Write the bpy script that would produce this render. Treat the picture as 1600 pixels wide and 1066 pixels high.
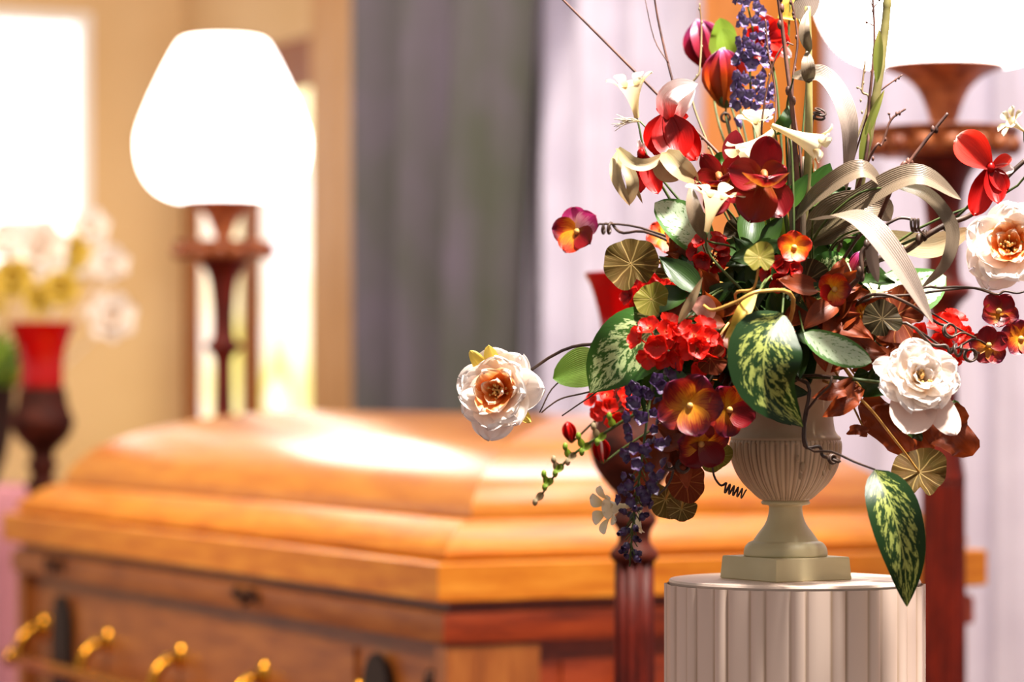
import bpy, math, random
from math import sin, cos, pi, radians as R, sqrt, exp
from mathutils import Vector as V, Matrix, noise as mnoise
random.seed(7)
sc = bpy.context.scene
col = sc.collection
for o in list(bpy.data.objects): bpy.data.objects.remove(o)

# ------------------------------------------------------------ camera, world, lights, exposure
CH = 1.25
cam_d = bpy.data.cameras.new('camera'); cam = bpy.data.objects.new('camera', cam_d); col.objects.link(cam)
cam.location = (0, 0, CH); cam.rotation_euler = (R(90), 0, 0)
cam_d.sensor_width = 36; cam_d.lens = 112.5; cam_d.shift_y = 77/1600
cam_d.dof.use_dof = True; cam_d.dof.focus_distance = 2.84; cam_d.dof.aperture_fstop = 4.2
cam_d.clip_end = 60
sc.camera = cam
world = bpy.data.worlds.new('world'); sc.world = world; world.use_nodes = True
bg = world.node_tree.nodes['Background']
bg.inputs[0].default_value = (1.0, 0.95, 0.92, 1); bg.inputs[1].default_value = 0.5
sc.view_settings.view_transform = 'Standard'; sc.view_settings.look = 'None'
sc.view_settings.exposure = 0.0; sc.view_settings.gamma = 1; sc.view_settings.use_curve_mapping = False

def area(name, loc, target, size, power, color, spread=180):
    d = bpy.data.lights.new(name, 'AREA'); d.size = size; d.energy = power; d.color = color; d.spread = R(spread)
    o = bpy.data.objects.new(name, d); col.objects.link(o); o.location = loc
    o.rotation_euler = (V(target)-V(loc)).to_track_quat('-Z', 'Y').to_euler()
    return o
area('ceiling_spot', (0.68, 2.45, 3.05), (0.27, 2.9, 1.3), 0.16, 25, (1.0, 0.94, 0.88), 60)
area('ceiling_light_front', (0.7, 2.9, 3.4), (0.35, 4.8, 1.0), 1.2, 62, (1.0, 0.84, 0.64), 120)
area('curtain_fill', (0.75, 5.4, 3.2), (1.2, 6.2, 1.0), 0.8, 26, (0.92, 0.93, 1.0), 160)  # added fill light, no fixture: brightens the sheer curtains
area('casket_side_fill', (-2.1, 4.0, 3.0), (-.6, 5.1, .7), 0.7, 20, (1.0, 0.84, 0.6), 75)  # added warm fill, no fixture: lifts the casket's long side
area('left_wall_fill', (-1.3, 6.2, 3.1), (-0.9, 8.2, 1.2), 0.6, 50, (1.0, 0.88, 0.70), 160)  # added fill light, no fixture: lifts the left wall and basket blooms

# ------------------------------------------------------------ helpers
def W(px, py, Y): return V(((px-800)/5000*Y, Y, CH-(py-610)/5000*Y))
def lin(c):
    if isinstance(c, str):
        c = [int(c[i:i+2], 16)/255 for i in (0, 2, 4)]
    return tuple((x/12.92 if x <= .04045 else ((x+.055)/1.055)**2.4) for x in c) + (1,)
def thing(name, label, cat, loc=(0, 0, 0), rz=0, group=None):
    o = bpy.data.objects.new(name, None); col.objects.link(o)
    o.location = loc; o.rotation_euler = (0, 0, rz); o.empty_display_size = .02
    o['label'] = label; o['category'] = cat
    if group: o['group'] = group
    return o
def mk(name, vs, fs, mat, parent=None, uv=None, smooth=True, mats=None, midx=None, off=None, angle=None):
    me = bpy.data.meshes.new(name)
    if off is None: off = parent.location if (parent is not None and parent.type == 'EMPTY' and parent.rotation_euler.z == 0) else V((0, 0, 0))
    if parent is not None and parent.type == 'MESH' and parent.parent is not None: off = parent.parent.location if parent.parent.rotation_euler.z == 0 else V((0, 0, 0))
    me.from_pydata([tuple(V(v)-V(off)) for v in vs], [], fs)
    for m in (mats or [mat]): me.materials.append(m)
    if midx: me.polygons.foreach_set('material_index', midx)
    if uv:
        l = me.uv_layers.new(name='UVMap')
        for lp in me.loops: l.data[lp.index].uv = uv[lp.vertex_index]
    if smooth:
        me.polygons.foreach_set('use_smooth', [True]*len(me.polygons))
        if angle: me.set_sharp_from_angle(angle=R(angle))
    me.update()
    o = bpy.data.objects.new(name, me); col.objects.link(o)
    if parent is not None: o.parent = parent
    return o
def tag(o, label, cat, group=None):
    o['label'] = label; o['category'] = cat
    if group: o['group'] = group
    return o
def structure(o): o['kind'] = 'structure'; return o
class MB:
    def __init__(s): s.v = []; s.f = []; s.uv = []; s.m = []
    def add(s, v, f, uv=None, m=0):
        n = len(s.v); s.v += [V(x) for x in v]; s.f += [tuple(i+n for i in q) for q in f]
        s.uv += uv if uv else [(0, 0)]*len(v); s.m += [m]*len(f)
    def box(s, a, b, m=0, mat=None):
        vs = [V((x, y, z)) for x in (a[0], b[0]) for y in (a[1], b[1]) for z in (a[2], b[2])]
        if mat: vs = [mat @ q for q in vs]
        s.add(vs, [(0, 1, 3, 2), (4, 6, 7, 5), (0, 4, 5, 1), (2, 3, 7, 6), (0, 2, 6, 4), (1, 5, 7, 3)], m=m)
    def build(s, name, mat, parent=None, **k):
        return mk(name, s.v, s.f, mat, parent, uv=s.uv, midx=s.m if k.get('mats') else None, **k)
def grid(nu, nv, fn):
    vs, uv = [], []
    for i in range(nu+1):
        for j in range(nv+1):
            u, v = i/nu, j/nv; vs.append(fn(u, v)); uv.append((u, v))
    fs = [(i*(nv+1)+j, i*(nv+1)+j+1, (i+1)*(nv+1)+j+1, (i+1)*(nv+1)+j) for i in range(nu) for j in range(nv)]
    return vs, fs, uv
def cr(pts, n):
    pts = [V(p) for p in pts]
    if len(pts) == 2: return [pts[0].lerp(pts[1], i/n) for i in range(n+1)]
    P = [pts[0]*2-pts[1]] + pts + [pts[-1]*2-pts[-2]]
    out = []; m = len(pts)-1
    for k in range(n+1):
        t = k/n*m; i = min(int(t), m-1); t -= i
        a, b, c, d = P[i:i+4]
        out.append(.5*((2*b)+(c-a)*t+(2*a-5*b+4*c-d)*t*t+(3*b-a-3*c+d)*t**3))
    return out
def tube(pts, r, n=None, k=7, rfn=None):
    n = n or max(8, 5*(len(pts)-1)); P = cr(pts, n); vs, fs, uv = [], [], []
    up = V((.13, -.3, .95)); side = None
    for i, p in enumerate(P):
        t = (P[min(i+1, n)]-P[max(i-1, 0)]).normalized()
        if side is None: side = t.cross(up).normalized()
        else: side = (side - t*side.dot(t)).normalized()
        w = t.cross(side)
        rr = rfn(i/n) if rfn else (r if not isinstance(r, tuple) else r[0]+(r[1]-r[0])*i/n)
        for j in range(k):
            a = 2*pi*j/k; vs.append(p+side*(rr*cos(a))+w*(rr*sin(a))); uv.append((i/n, j/k))
    for i in range(n):
        for j in range(k): fs.append((i*k+j, i*k+(j+1) % k, (i+1)*k+(j+1) % k, (i+1)*k+j))
    fs.append(tuple(range(k))[::-1]); fs.append(tuple(n*k+j for j in range(k)))
    return vs, fs, uv
def lathe(prof, c=(0, 0, 0), n=48, fl=0, fd=0, flz=None, cap=True, shape=None):
    vs, fs, uv = [], [], []; c = V(c); m = len(prof)
    for i, (r, z) in enumerate(prof):
        for j in range(n):
            a = 2*pi*j/n; rr = r
            if fl and (flz is None or flz[0] <= z <= flz[1]):
                rr = r - fd*(shape(a*fl/(2*pi) % 1) if shape else abs(cos(a*fl/2)))
            vs.append(c+V((rr*cos(a), rr*sin(a), z))); uv.append((i/m, j/n))
    for i in range(m-1):
        for j in range(n): fs.append((i*n+j, i*n+(j+1) % n, (i+1)*n+(j+1) % n, (i+1)*n+j))
    if cap: fs.append(tuple(range(n))[::-1]); fs.append(tuple((m-1)*n+j for j in range(n)))
    return vs, fs, uv
def smoothprof(pr, n=4):
    P = cr([V((r, z, 0)) for r, z in pr], n*(len(pr)-1)); return [(max(p.x, .0005), p.y) for p in P]
def blob(c, r, seg=8, rings=5, q=None):
    vs, fs = [], []; c = V(c); r = V((r, r, r)) if not hasattr(r, '__len__') else V(r)
    for i in range(rings+1):
        th = pi*i/rings
        for j in range(seg):
            a = 2*pi*j/seg; p = V((r.x*sin(th)*cos(a), r.y*sin(th)*sin(a), r.z*cos(th)))
            vs.append(c+(q @ p if q else p))
    for i in range(rings):
        for j in range(seg): fs.append((i*seg+j, i*seg+(j+1) % seg, (i+1)*seg+(j+1) % seg, (i+1)*seg+j))
    return vs, fs, [(.5, .5)]*len(vs)

# ------------------------------------------------------------ materials
class NT:
    def __init__(s, name):
        s.m = bpy.data.materials.new(name); s.m.use_nodes = True; s.t = s.m.node_tree; s.b = s.t.nodes['Principled BSDF']
        s.out = s.t.nodes['Material Output']
    def n(s, ty, **k):
        d = s.t.nodes.new(ty)
        for a, b in k.items(): setattr(d, a, b)
        return d
    def l(s, a, b): s.t.links.new(a, b)
    def math(s, op, a, b=None, c=None):
        d = s.n('ShaderNodeMath', operation=op)
        for i, x in enumerate((a, b, c)):
            if x is None: continue
            if isinstance(x, (int, float)): d.inputs[i].default_value = x
            else: s.l(x, d.inputs[i])
        return d.outputs[0]
    def ramp(s, fac, stops, interp='LINEAR'):
        d = s.n('ShaderNodeValToRGB'); e = d.color_ramp.elements; d.color_ramp.interpolation = interp
        while len(e) < len(stops): e.new(.5)
        for i, (p, c) in enumerate(stops): e[i].position = p; e[i].color = lin(c)
        s.l(fac, d.inputs[0]); return d.outputs[0]
    def noise(s, vec, scale, detail=3, rough=.5):
        d = s.n('ShaderNodeTexNoise'); d.inputs['Scale'].default_value = scale; d.inputs['Detail'].default_value = detail
        d.inputs['Roughness'].default_value = rough
        if vec is not None: s.l(vec, d.inputs['Vector'])
        return d.outputs['Fac']
    def mapping(s, src, scale):
        tc = s.n('ShaderNodeTexCoord'); mp = s.n('ShaderNodeMapping'); mp.inputs['Scale'].default_value = scale
        s.l(tc.outputs[src], mp.inputs[0]); return mp.outputs[0]
    def bump(s, h, st, dist=.002):
        d = s.n('ShaderNodeBump'); d.inputs['Strength'].default_value = st; d.inputs['Distance'].default_value = dist
        s.l(h, d.inputs['Height']); s.l(d.outputs[0], s.b.inputs['Normal'])
    def mix(s, f, a, b):
        d = s.n('ShaderNodeMix', data_type='RGBA')
        if isinstance(f, (int, float)): d.inputs[0].default_value = f
        else: s.l(f, d.inputs[0])
        for i, x in ((6, a), (7, b)):
            if isinstance(x, str): d.inputs[i].default_value = lin(x)
            else: s.l(x, d.inputs[i])
        return d.outputs[2]
    def finish(s, colr, rough=.5, trans=0, coat=0, spec=.5, metal=0):
        b = s.b
        if isinstance(colr, str): b.inputs['Base Color'].default_value = lin(colr)
        else: s.l(colr, b.inputs['Base Color'])
        b.inputs['Roughness'].default_value = rough; b.inputs['Coat Weight'].default_value = coat
        b.inputs['Coat Roughness'].default_value = .22
        b.inputs['Specular IOR Level'].default_value = spec; b.inputs['Metallic'].default_value = metal
        if trans:
            tr = s.n('ShaderNodeBsdfTranslucent'); mx = s.n('ShaderNodeMixShader'); mx.inputs[0].default_value = trans
            if isinstance(colr, str): tr.inputs[0].default_value = lin(colr)
            else: s.l(colr, tr.inputs[0])
            s.l(b.outputs[0], mx.inputs[1]); s.l(tr.outputs[0], mx.inputs[2]); s.l(mx.outputs[0], s.out.inputs[0])
        return s.m
def petal_mat(name, stops, rough=.45, trans=.3, nz=.25, streak=.5, spec=.35, ribs=0):
    t = NT(name); uvn = t.n('ShaderNodeUVMap'); sep = t.n('ShaderNodeSeparateXYZ'); t.l(uvn.outputs[0], sep.inputs[0])
    mp = t.n('ShaderNodeMapping'); mp.inputs['Scale'].default_value = (1.2, 9, 1); t.l(uvn.outputs[0], mp.inputs[0])
    st = t.noise(mp.outputs[0], 2.2, 3); nb = t.noise(t.mapping('Object', (1, 1, 1)), 60, 3)
    e = t.math('MULTIPLY', t.math('SUBTRACT', st, .5), streak)
    e2 = t.math('MULTIPLY', t.math('SUBTRACT', nb, .5), nz)
    u = t.math('ADD', t.math('ADD', sep.outputs[0], e), e2)
    c = t.ramp(u, stops)
    if ribs:
        sn = t.math('SINE', t.math('MULTIPLY', sep.outputs[1], ribs*6.283)); t.bump(sn, .35, .0005)
        dk = t.n('ShaderNodeMix', data_type='RGBA', blend_type='MULTIPLY'); dk.inputs[0].default_value = 1; t.l(c, dk.inputs[6])
        t.l(t.ramp(t.math('MULTIPLY', t.math('ADD', sn, 1), .5), [(0, 'dcdad4'), (.5, 'ffffff')]), dk.inputs[7]); c = dk.outputs[2]
    else: t.bump(st, .3, .001)
    return t.finish(c, rough, trans, spec=spec)
def varieg_mat(name, green='2f5a1c', cream='c9d98a', edge=.62, dens=.0, rough=.3, trans=.15, scale=3.6):
    t = NT(name); uvn = t.n('ShaderNodeUVMap'); sep = t.n('ShaderNodeSeparateXYZ'); t.l(uvn.outputs[0], sep.inputs[0])
    av = t.math('ABSOLUTE', t.math('SUBTRACT', t.math('MULTIPLY', sep.outputs[1], 2), 1))
    # slanted side veins: blotches stretched outward and towards the tip
    uu = t.math('SUBTRACT', t.math('MULTIPLY', sep.outputs[0], 4.6), t.math('MULTIPLY', av, 1.3))
    cmb = t.n('ShaderNodeCombineXYZ'); t.l(uu, cmb.inputs[0]); t.l(t.math('MULTIPLY', sep.outputs[1], 2.6), cmb.inputs[1])
    n1 = t.noise(cmb.outputs[0], scale, 7, .72)
    lim = t.math('ADD', t.math('MULTIPLY', t.math('POWER', av, 9), .9), .50-dens)
    m = t.math('MULTIPLY', t.math('SUBTRACT', n1, lim), 30)
    m = t.math('MINIMUM', t.math('MAXIMUM', m, 0), 1)
    c = t.mix(m, green, cream)
    rib = t.math('LESS_THAN', av, .025); c = t.mix(rib, c, cream)
    t.bump(n1, .3, .001)
    return t.finish(c, .4, trans, spec=.3)
def vein_leaf_mat(name, base='4d4a22', base2='6a3a20', vein='b0a468', rough=.5, trans=.25, nveins=9):
    t = NT(name); uvn = t.n('ShaderNodeUVMap'); sep = t.n('ShaderNodeSeparateXYZ'); t.l(uvn.outputs[0], sep.inputs[0])
    nb = t.noise(t.mapping('Object', (1, 1, 1)), 55, 4)
    wob = t.math('MULTIPLY', t.math('SUBTRACT', t.noise(t.mapping('Object', (1, 1, 1)), 25, 2), .5), .16)
    a = t.math('MULTIPLY', t.math('ADD', sep.outputs[1], wob), nveins)
    d = t.math('ABSOLUTE', t.math('SUBTRACT', t.math('FRACT', a), .5))
    d = t.math('MULTIPLY', d, sep.outputs[0])
    v1 = t.math('MINIMUM', t.math('MAXIMUM', t.math('SUBTRACT', 1, t.math('MULTIPLY', d, 20)), 0), 1)
    # forks
    d2 = t.math('ABSOLUTE', t.math('SUBTRACT', t.math('FRACT', t.math('MULTIPLY', a, 3)), .5))
    v2 = t.math('MULTIPLY', t.math('MINIMUM', t.math('MAXIMUM', t.math('SUBTRACT', 1, t.math('MULTIPLY', d2, 9)), 0), 1), t.math('GREATER_THAN', sep.outputs[0], .5))
    v = t.math('MAXIMUM', v1, t.math('MULTIPLY', v2, .22))
    c = t.mix(nb, base, base2); c = t.mix(t.math('MULTIPLY', v, .8), c, vein)
    t.bump(v, .3, .001)
    return t.finish(c, .6, trans, spec=.15)
def plain(name, c, rough=.5, **k): return NT(name).finish(c, rough, **k)
def mottled(name, a, b, scale=20, rough=.5, src='Object', vs=(1, 1, 1), bump=0, **k):
    t = NT(name); n = t.noise(t.mapping(src, vs), scale, 4)
    if bump: t.bump(n, bump, .003)
    return t.finish(t.ramp(n, [(.35, a), (.65, b)]), rough, **k)
def wood(name, dark, mid, light, vs, scale=6, rough=.3, coat=.6, spec=.5):
    t = NT(name); v = t.mapping('Object', vs); n = t.noise(v, scale, 6, .6)
    n2 = t.noise(v, scale*7, 3, .6); f = t.math('ADD', t.math('MULTIPLY', n, .75), t.math('MULTIPLY', n2, .25))
    t.bump(n2, .05, .001)
    return t.finish(t.ramp(f, [(.34, dark), (.5, mid), (.68, light)]), rough, coat=coat, spec=spec)
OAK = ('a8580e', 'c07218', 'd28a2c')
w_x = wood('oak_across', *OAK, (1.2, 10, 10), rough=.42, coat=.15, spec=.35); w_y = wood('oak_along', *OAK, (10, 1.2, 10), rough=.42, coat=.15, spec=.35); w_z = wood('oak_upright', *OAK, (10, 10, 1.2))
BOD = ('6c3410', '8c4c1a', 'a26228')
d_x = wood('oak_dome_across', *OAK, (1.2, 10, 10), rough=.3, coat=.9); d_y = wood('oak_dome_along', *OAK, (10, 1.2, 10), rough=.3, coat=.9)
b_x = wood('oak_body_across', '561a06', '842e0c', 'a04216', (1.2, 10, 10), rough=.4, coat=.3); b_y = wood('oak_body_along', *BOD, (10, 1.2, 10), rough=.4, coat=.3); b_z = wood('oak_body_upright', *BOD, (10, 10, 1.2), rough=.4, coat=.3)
mahog = wood('mahogany', '2e0703', '5a1306', '7c1f0a', (6, 6, 1.0), 8, .45, 0, spec=.25)
mahog_d = wood('dark_mahogany', '240603', '480f06', '66190a', (6, 6, 1.0), 8, .5, 0, spec=.2)
carved_d = mottled('carved_dark_walnut', '1e0805', '4c1a0c', 45, .6, bump=.6, spec=.15)
carved = mottled('carved_walnut', '6a2a12', 'aa6438', 45, .4, bump=.6)
trimwood = wood('trim_wood', '6e3208', '8a4610', '9c561a', (5, 5, .8), 6, .5, 0)
brass = plain('brass', 'c98d2c', .25, metal=1)
bronze = plain('bronze', '3a1a0a', .35, metal=.6)
dark = plain('niche_shade', '1c0a05', .7)  # near-black for the flat niche plates: recess shade put into the colour
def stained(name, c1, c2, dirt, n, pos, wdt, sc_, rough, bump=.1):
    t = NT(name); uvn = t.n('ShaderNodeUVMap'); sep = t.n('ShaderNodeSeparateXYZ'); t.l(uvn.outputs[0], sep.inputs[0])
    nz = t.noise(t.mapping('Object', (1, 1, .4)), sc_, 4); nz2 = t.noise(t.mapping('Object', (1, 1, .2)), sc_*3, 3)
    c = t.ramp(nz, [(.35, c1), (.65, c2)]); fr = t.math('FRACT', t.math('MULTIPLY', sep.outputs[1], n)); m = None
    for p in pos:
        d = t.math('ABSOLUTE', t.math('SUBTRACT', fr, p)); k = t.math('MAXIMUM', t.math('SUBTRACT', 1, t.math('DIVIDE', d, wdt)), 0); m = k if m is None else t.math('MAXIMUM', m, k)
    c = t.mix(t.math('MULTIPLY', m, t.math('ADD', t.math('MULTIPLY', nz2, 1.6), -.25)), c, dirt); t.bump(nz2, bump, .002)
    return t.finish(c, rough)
urn_m = mottled('urn_plaster', 'a88e6e', 'c4aa8a', 14, .55, bump=.15)
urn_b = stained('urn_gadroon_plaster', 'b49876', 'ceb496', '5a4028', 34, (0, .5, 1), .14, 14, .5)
plinth_m = mottled('urn_plinth', 'c0b084', 'ccbe94', 12, .5)
ped_m = mottled('pedestal_plaster', 'd8bcaa', 'e4ccba', 9, .45, vs=(1, 1, .25))
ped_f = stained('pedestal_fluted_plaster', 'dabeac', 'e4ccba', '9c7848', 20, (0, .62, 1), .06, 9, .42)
wall_m = mottled('wall_paint', 'd2ac7c', 'dab688', 3, .7)
floor_m = mottled('carpet', '7a4a3c', '8c5848', 60, .95, bump=.5)
sheer = mottled('sheer_fabric', 'beb6cc', 'cac3d8', 8, .8)
drape_m = mottled('drape_fabric', '47483f', '5c5260', 5, .85, vs=(1, 1, .5))
pinkcloth = plain('pink_cloth', 'd58f98', .8)
redglass = NT('red_glass'); redglass.b.inputs['Transmission Weight'].default_value = .35; redglass = redglass.finish('c80404', .08)
glass = NT('pane_glass'); glass.b.inputs['Transmission Weight'].default_value = 1; glass.b.inputs['IOR'].default_value = 1.02; glass = glass.finish('ffffff', .02)
lw = NT('daylit_pane'); lw.b.inputs['Emission Color'].default_value = (.96, .98, 1, 1); lw.b.inputs['Emission Strength'].default_value = 1.6; lw = lw.finish('f0f0f0', .3)
em = NT('lit_shade'); em.b.inputs['Emission Color'].default_value = (1, .95, .9, 1); em.b.inputs['Emission Strength'].default_value = 7.0; em = em.finish('f4ece0', .5)

# ------------------------------------------------------------ room shell
TH = R(26); rr_ = V((cos(TH), sin(TH), 0)); ll_ = V((-sin(TH), cos(TH), 0))
WB = V((1.32, 4.89, 0))
def t_px(px, off=0):                       # where the view line through px crosses the back wall (off = metres in front of it)
    k = (px-800)/5000; b = WB-rr_*off
    return (b.x-k*b.y)/(-ll_.x+k*ll_.y)
def WP(t, z, off=0): return WB+ll_*t-rr_*off+V((0, 0, z))
def z_at(py, P): return CH-(py-610)/5000*P.y
def wbox(mb, t0, t1, z0, z1, o0, o1, m=0):
    vs = [WP(t, z, o) for t in (t0, t1) for z in (z0, z1) for o in (o0, o1)]
    mb.add(vs, [(0, 1, 3, 2), (4, 6, 7, 5), (0, 4, 5, 1), (2, 3, 7, 6), (0, 2, 6, 4), (1, 5, 7, 3)], m=m)
tcorner = t_px(285); ta = t_px(497); tb = t_px(303)
Pm = WP(ta, 0); zt = z_at(132, Pm)
mb = MB()
TW = -.02
wbox(mb, -2.5, ta, 0, 3.3, TW, 0); wbox(mb, ta, tb, zt, 3.3, TW, 0); wbox(mb, ta, tb, 0, .5, TW, 0); wbox(mb, tb, tcorner+.05, 0, 3.3, TW, 0)
structure(mb.build('wall_back', wall_m, smooth=False))
# left (head end) wall, from the corner towards the left, with a bright window
CO = WP(tcorner, 0)
def LP(s, z, off=0): return CO-rr_*s-ll_*off+V((0, 0, z))
def s_px(px):
    k = (px-800)/5000; return (CO.x-k*CO.y)/(rr_.x-k*rr_.y)
def lbox(mb, s0, s1, z0, z1, o0, o1):
    vs = [LP(s, z, o) for s in (s0, s1) for z in (z0, z1) for o in (o0, o1)]
    mb.add(vs, [(0, 1, 3, 2), (4, 6, 7, 5), (0, 4, 5, 1), (2, 3, 7, 6), (0, 2, 6, 4), (1, 5, 7, 3)])
s0 = s_px(140); s1 = s0+.9; zw0 = z_at(430, LP(s0, 0)); zw1 = z_at(22, LP(s0, 0))
mb = MB(); lbox(mb, 0, s0, 0, 3.3, -.12, 0); lbox(mb, s0, s1, 0, zw0, -.12, 0); lbox(mb, s0, s1, zw1, 3.3, -.12, 0); lbox(mb, s1, 3.2, 0, 3.3, -.12, 0)
structure(mb.build('wall_left', wall_m, smooth=False))
mb = MB(); mb.box((-6, -1.5, -.1), (6, 12, 0)); structure(mb.build('floor', floor_m, smooth=False))
# window in the left wall
w = thing('window_2', '', 'window'); del w['label'], w['category']; structure(w)
whitepaint = plain('white_paint', 'efe6e0', .4)
mb = MB(); e = .03
lbox(mb, s0, s0+e, zw0, zw1, -.08, .02); lbox(mb, s1-e, s1, zw0, zw1, -.08, .02); lbox(mb, s0+e, s1-e, zw0, zw0+e, -.08, .02); lbox(mb, s0+e, s1-e, zw1-e, zw1, -.08, .02); lbox(mb, (s0+s1)/2-.012, (s0+s1)/2+.012, zw0+e, zw1-e, -.06, 0)
mb.build('window_frame', whitepaint, w, smooth=False)
mb = MB(); lbox(mb, s0+e, s1-e, zw0+e, zw1-e, -.045, -.04); mb.build('pane', lw, w, smooth=False)
# tall window in the back wall behind the left lamp
w = thing('window_1', '', 'window'); del w['label'], w['category']; structure(w)
tm0, tm1 = t_px(405), t_px(380)
mb = MB()
wbox(mb, ta-.0, ta+.02, .5, zt, -.02, .008); wbox(mb, tb-.04, tb+.05, .5, zt+.02, -.02, .012); wbox(mb, tm0, tm1, .5, zt, -.02, .008); wbox(mb, ta, tb, .5, .55, -.02, .012)
mb.build('window_frame', trimwood, w, smooth=False)
mb = MB(); wbox(mb, ta-.02, tb+.02, zt-.0, z_at(55, Pm), -.0, .02); mb.build('lintel', trimwood, w, smooth=False)
st = NT('stained_glass'); c_ = st.ramp(st.noise(st.mapping('Object', (1, 1, .6)), 3.2, 2), [(.36, 'fff8ff'), (.5, 'fff6c8'), (.58, 'e6e070'), (.66, 'fff4e8')])
st.l(c_, st.b.inputs['Emission Color']); st.b.inputs['Emission Strength'].default_value = 1.15; st = st.finish(c_, .2)
mb = MB(); wbox(mb, ta, tb, .55, zt, -.012, -.008); mb.build('pane', st, w, smooth=False)
# wall trims
def wtrim(name, pa, pb, z0, z1, prof, mat):
    a, b = t_px(pa), t_px(pb); vs = []; n = len(prof)
    for z in (z0, z1):
        for (q, o) in prof: vs.append(WP(a+(b-a)*q, z, o))
    fs = [(i, i+1, n+i+1, n+i) for i in range(n-1)] + [tuple(range(n))[::-1], tuple(range(n, 2*n))]
    return structure(mk(name, vs, fs, mat, smooth=False))
casing = [(0, 0), (0, .03), (.12, .035), (.18, .02), (.45, .02), (.5, .03), (.6, .03), (.66, .015), (.85, .015), (.9, .022), (1, .022), (1, 0)]
trimpaint = mottled('trim_paint', 'b98a5c', 'c4966a', 4, .5)
wtrim('trim_1', 577, 497, 0, 3.3, casing, trimpaint)
wtrim('trim_2', 1290, 1212, 0, 3.3, [(0, 0), (0, .16), (.1, .18), (.9, .18), (1, .16), (1, 0)], wood('post_wood', 'b5691f', 'c97a30', 'd88c44', (5, 5, .8), 6, .5, 0))
mb = MB(); wbox(mb, -2.5, ta, 0, .12, 0, .02); wbox(mb, ta, tb, 0, .12, 0, .02); structure(mb.build('baseboard_back', whitepaint, smooth=False))

# curtains
def curtain(name, tf0, tf1, zb, zt, off, wl, amp, mat, label, group=None, seed=0):
    rs = random.Random(seed); n = 260; P = WP(tf0(1.2), 0, off); base = V((P.x, P.y, zb)); T = thing(name, label, 'curtain', base, 0, group)
    ph = [rs.uniform(0, 6) for _ in range(4)]
    def fn(u, v):
        z = zb+(zt-zb)*u; t = tf0(z)+(tf1(z)-tf0(z))*v; s = (tf1(1.5)-tf0(1.5))*v
        o = sin(2*pi*s/wl+ph[0]+.8*sin(s*4+ph[1]))+.35*sin(2*pi*s/(wl*.43)+ph[2]+.3*sin(z*2))
        return WP(t, z, off+amp*o)
    m = MB(); m.add(*grid(10, n, fn)); m.build('fabric', mat, T)
    m = MB(); m.add(*tube([WP(tf0(zt)-.03, zt+.01, off), WP(tf1(zt)+.03, zt+.01, off)], .012, n=4)); m.build('curtain_rod', trimwood, T)
    return T
k0 = t_px(582, .17); k1 = t_px(832, .17); k2 = t_px(786, .17)
curtain('drape', lambda z: k0, lambda z: k2+(k1-k2)*max(0, min(1.6, (z-1.3)/.95))**1.3 if z > 1.3 else k2, .03, 3.1, .17, .3, .045, drape_m, 'dark grey green drape hanging left of the pale sheer curtain', seed=4)
sa, sb = t_px(770, .07), t_px(1214, .07)
curtain('sheer_curtain', lambda z: sa, lambda z: sb, .03, 3.1, .07, .2, .025, sheer, 'pale lilac pleated sheer curtain between the dark drape and the wooden post', seed=2)
sc0, sd = t_px(1286, .1), t_px(1286, .1)-3.2
curtain('sheer_curtain', lambda z: sc0, lambda z: sd, .03, 3.1, .1, .2, .025, sheer, 'white sheer curtain behind the right lamp, right of the wooden post', seed=9)

# ------------------------------------------------------------ petals and leaves
def prof(u, kind):
    if kind == 'round':
        c = .62
        return .16+.84*sin(pi/2*u/c) if u < c else sqrt(max(0, 1-((u-c)/(1-c))**2))
    if kind == 'wide':
        c = .5
        return .3+.7*sin(pi/2*u/c) if u < c else max(0, 1-((u-c)/(1-c))**2.6)**.5
    if kind == 'leaf': return max(0, sin(pi*u**.8))**.85
    if kind == 'point': return (.25+.75*sin(pi/2*min(1, u/.4)))*(1 if u < .4 else max(0, 1-((u-.4)/.6)**1.7))
    if kind == 'blade': return min(1, .35+u*3)*(1 if u < .5 else max(0, 1-((u-.5)/.5)**2)**.8)
    if kind == 'drop': return (.12+.88*sin(pi/2*u/.42)**.8) if u < .42 else max(0, 1-((u-.42)/.58)**1.75)
    if kind == 'oval': return max(0, sin(pi*u**.95))**.6
    return 1
def petal(mb, o, d, nrm, L, wd, kind='round', curl=0, cup=0, ruf=0, rk=5, nu=7, nv=6, m=0, ph=None, notch=0):
    d = d.normalized(); nrm = (nrm-d*nrm.dot(d)).normalized(); s = d.cross(nrm); ph = random.uniform(0, 6) if ph is None else ph
    def fn(u, v):
        x = 2*v-1
        if kind in ('wide', 'round'): u = 1-(1-u)**1.7
        uu = u
        if abs(curl) > 1e-3: a = d*(sin(curl*uu)/curl*L)+nrm*((1-cos(curl*uu))/curl*L); nn = nrm*cos(curl*uu)-d*sin(curl*uu)
        else: a = d*(uu*L); nn = nrm
        w = wd*.5*max(prof(u, kind), .03)
        if notch: a = a-d*(notch*L*(1-abs(x))**2*u**6)
        a = a+d*(ruf*.5*L*sin(rk*2.7*x+ph)*u**5)
        return o+a+s*(x*w)+nn*(cup*w*x*x+ruf*L*sin(rk*x+ph)*u*u*(.35+.65*abs(x))+ruf*.5*L*sin(rk*2.3*x+ph*2)*u**3)
    mb.add(*grid(nu, nv, fn), m=m)
def frame(f, roll=0):
    f = f.normalized(); e1 = V((0, 0, 1)); e1 = (e1-f*e1.dot(f)).normalized() if abs(f.z) < .95 else V((1, 0, 0)).cross(f).normalized()
    e2 = f.cross(e1); r = R(roll); return f, e1*cos(r)+e2*sin(r), e2*cos(r)-e1*sin(r)
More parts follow.
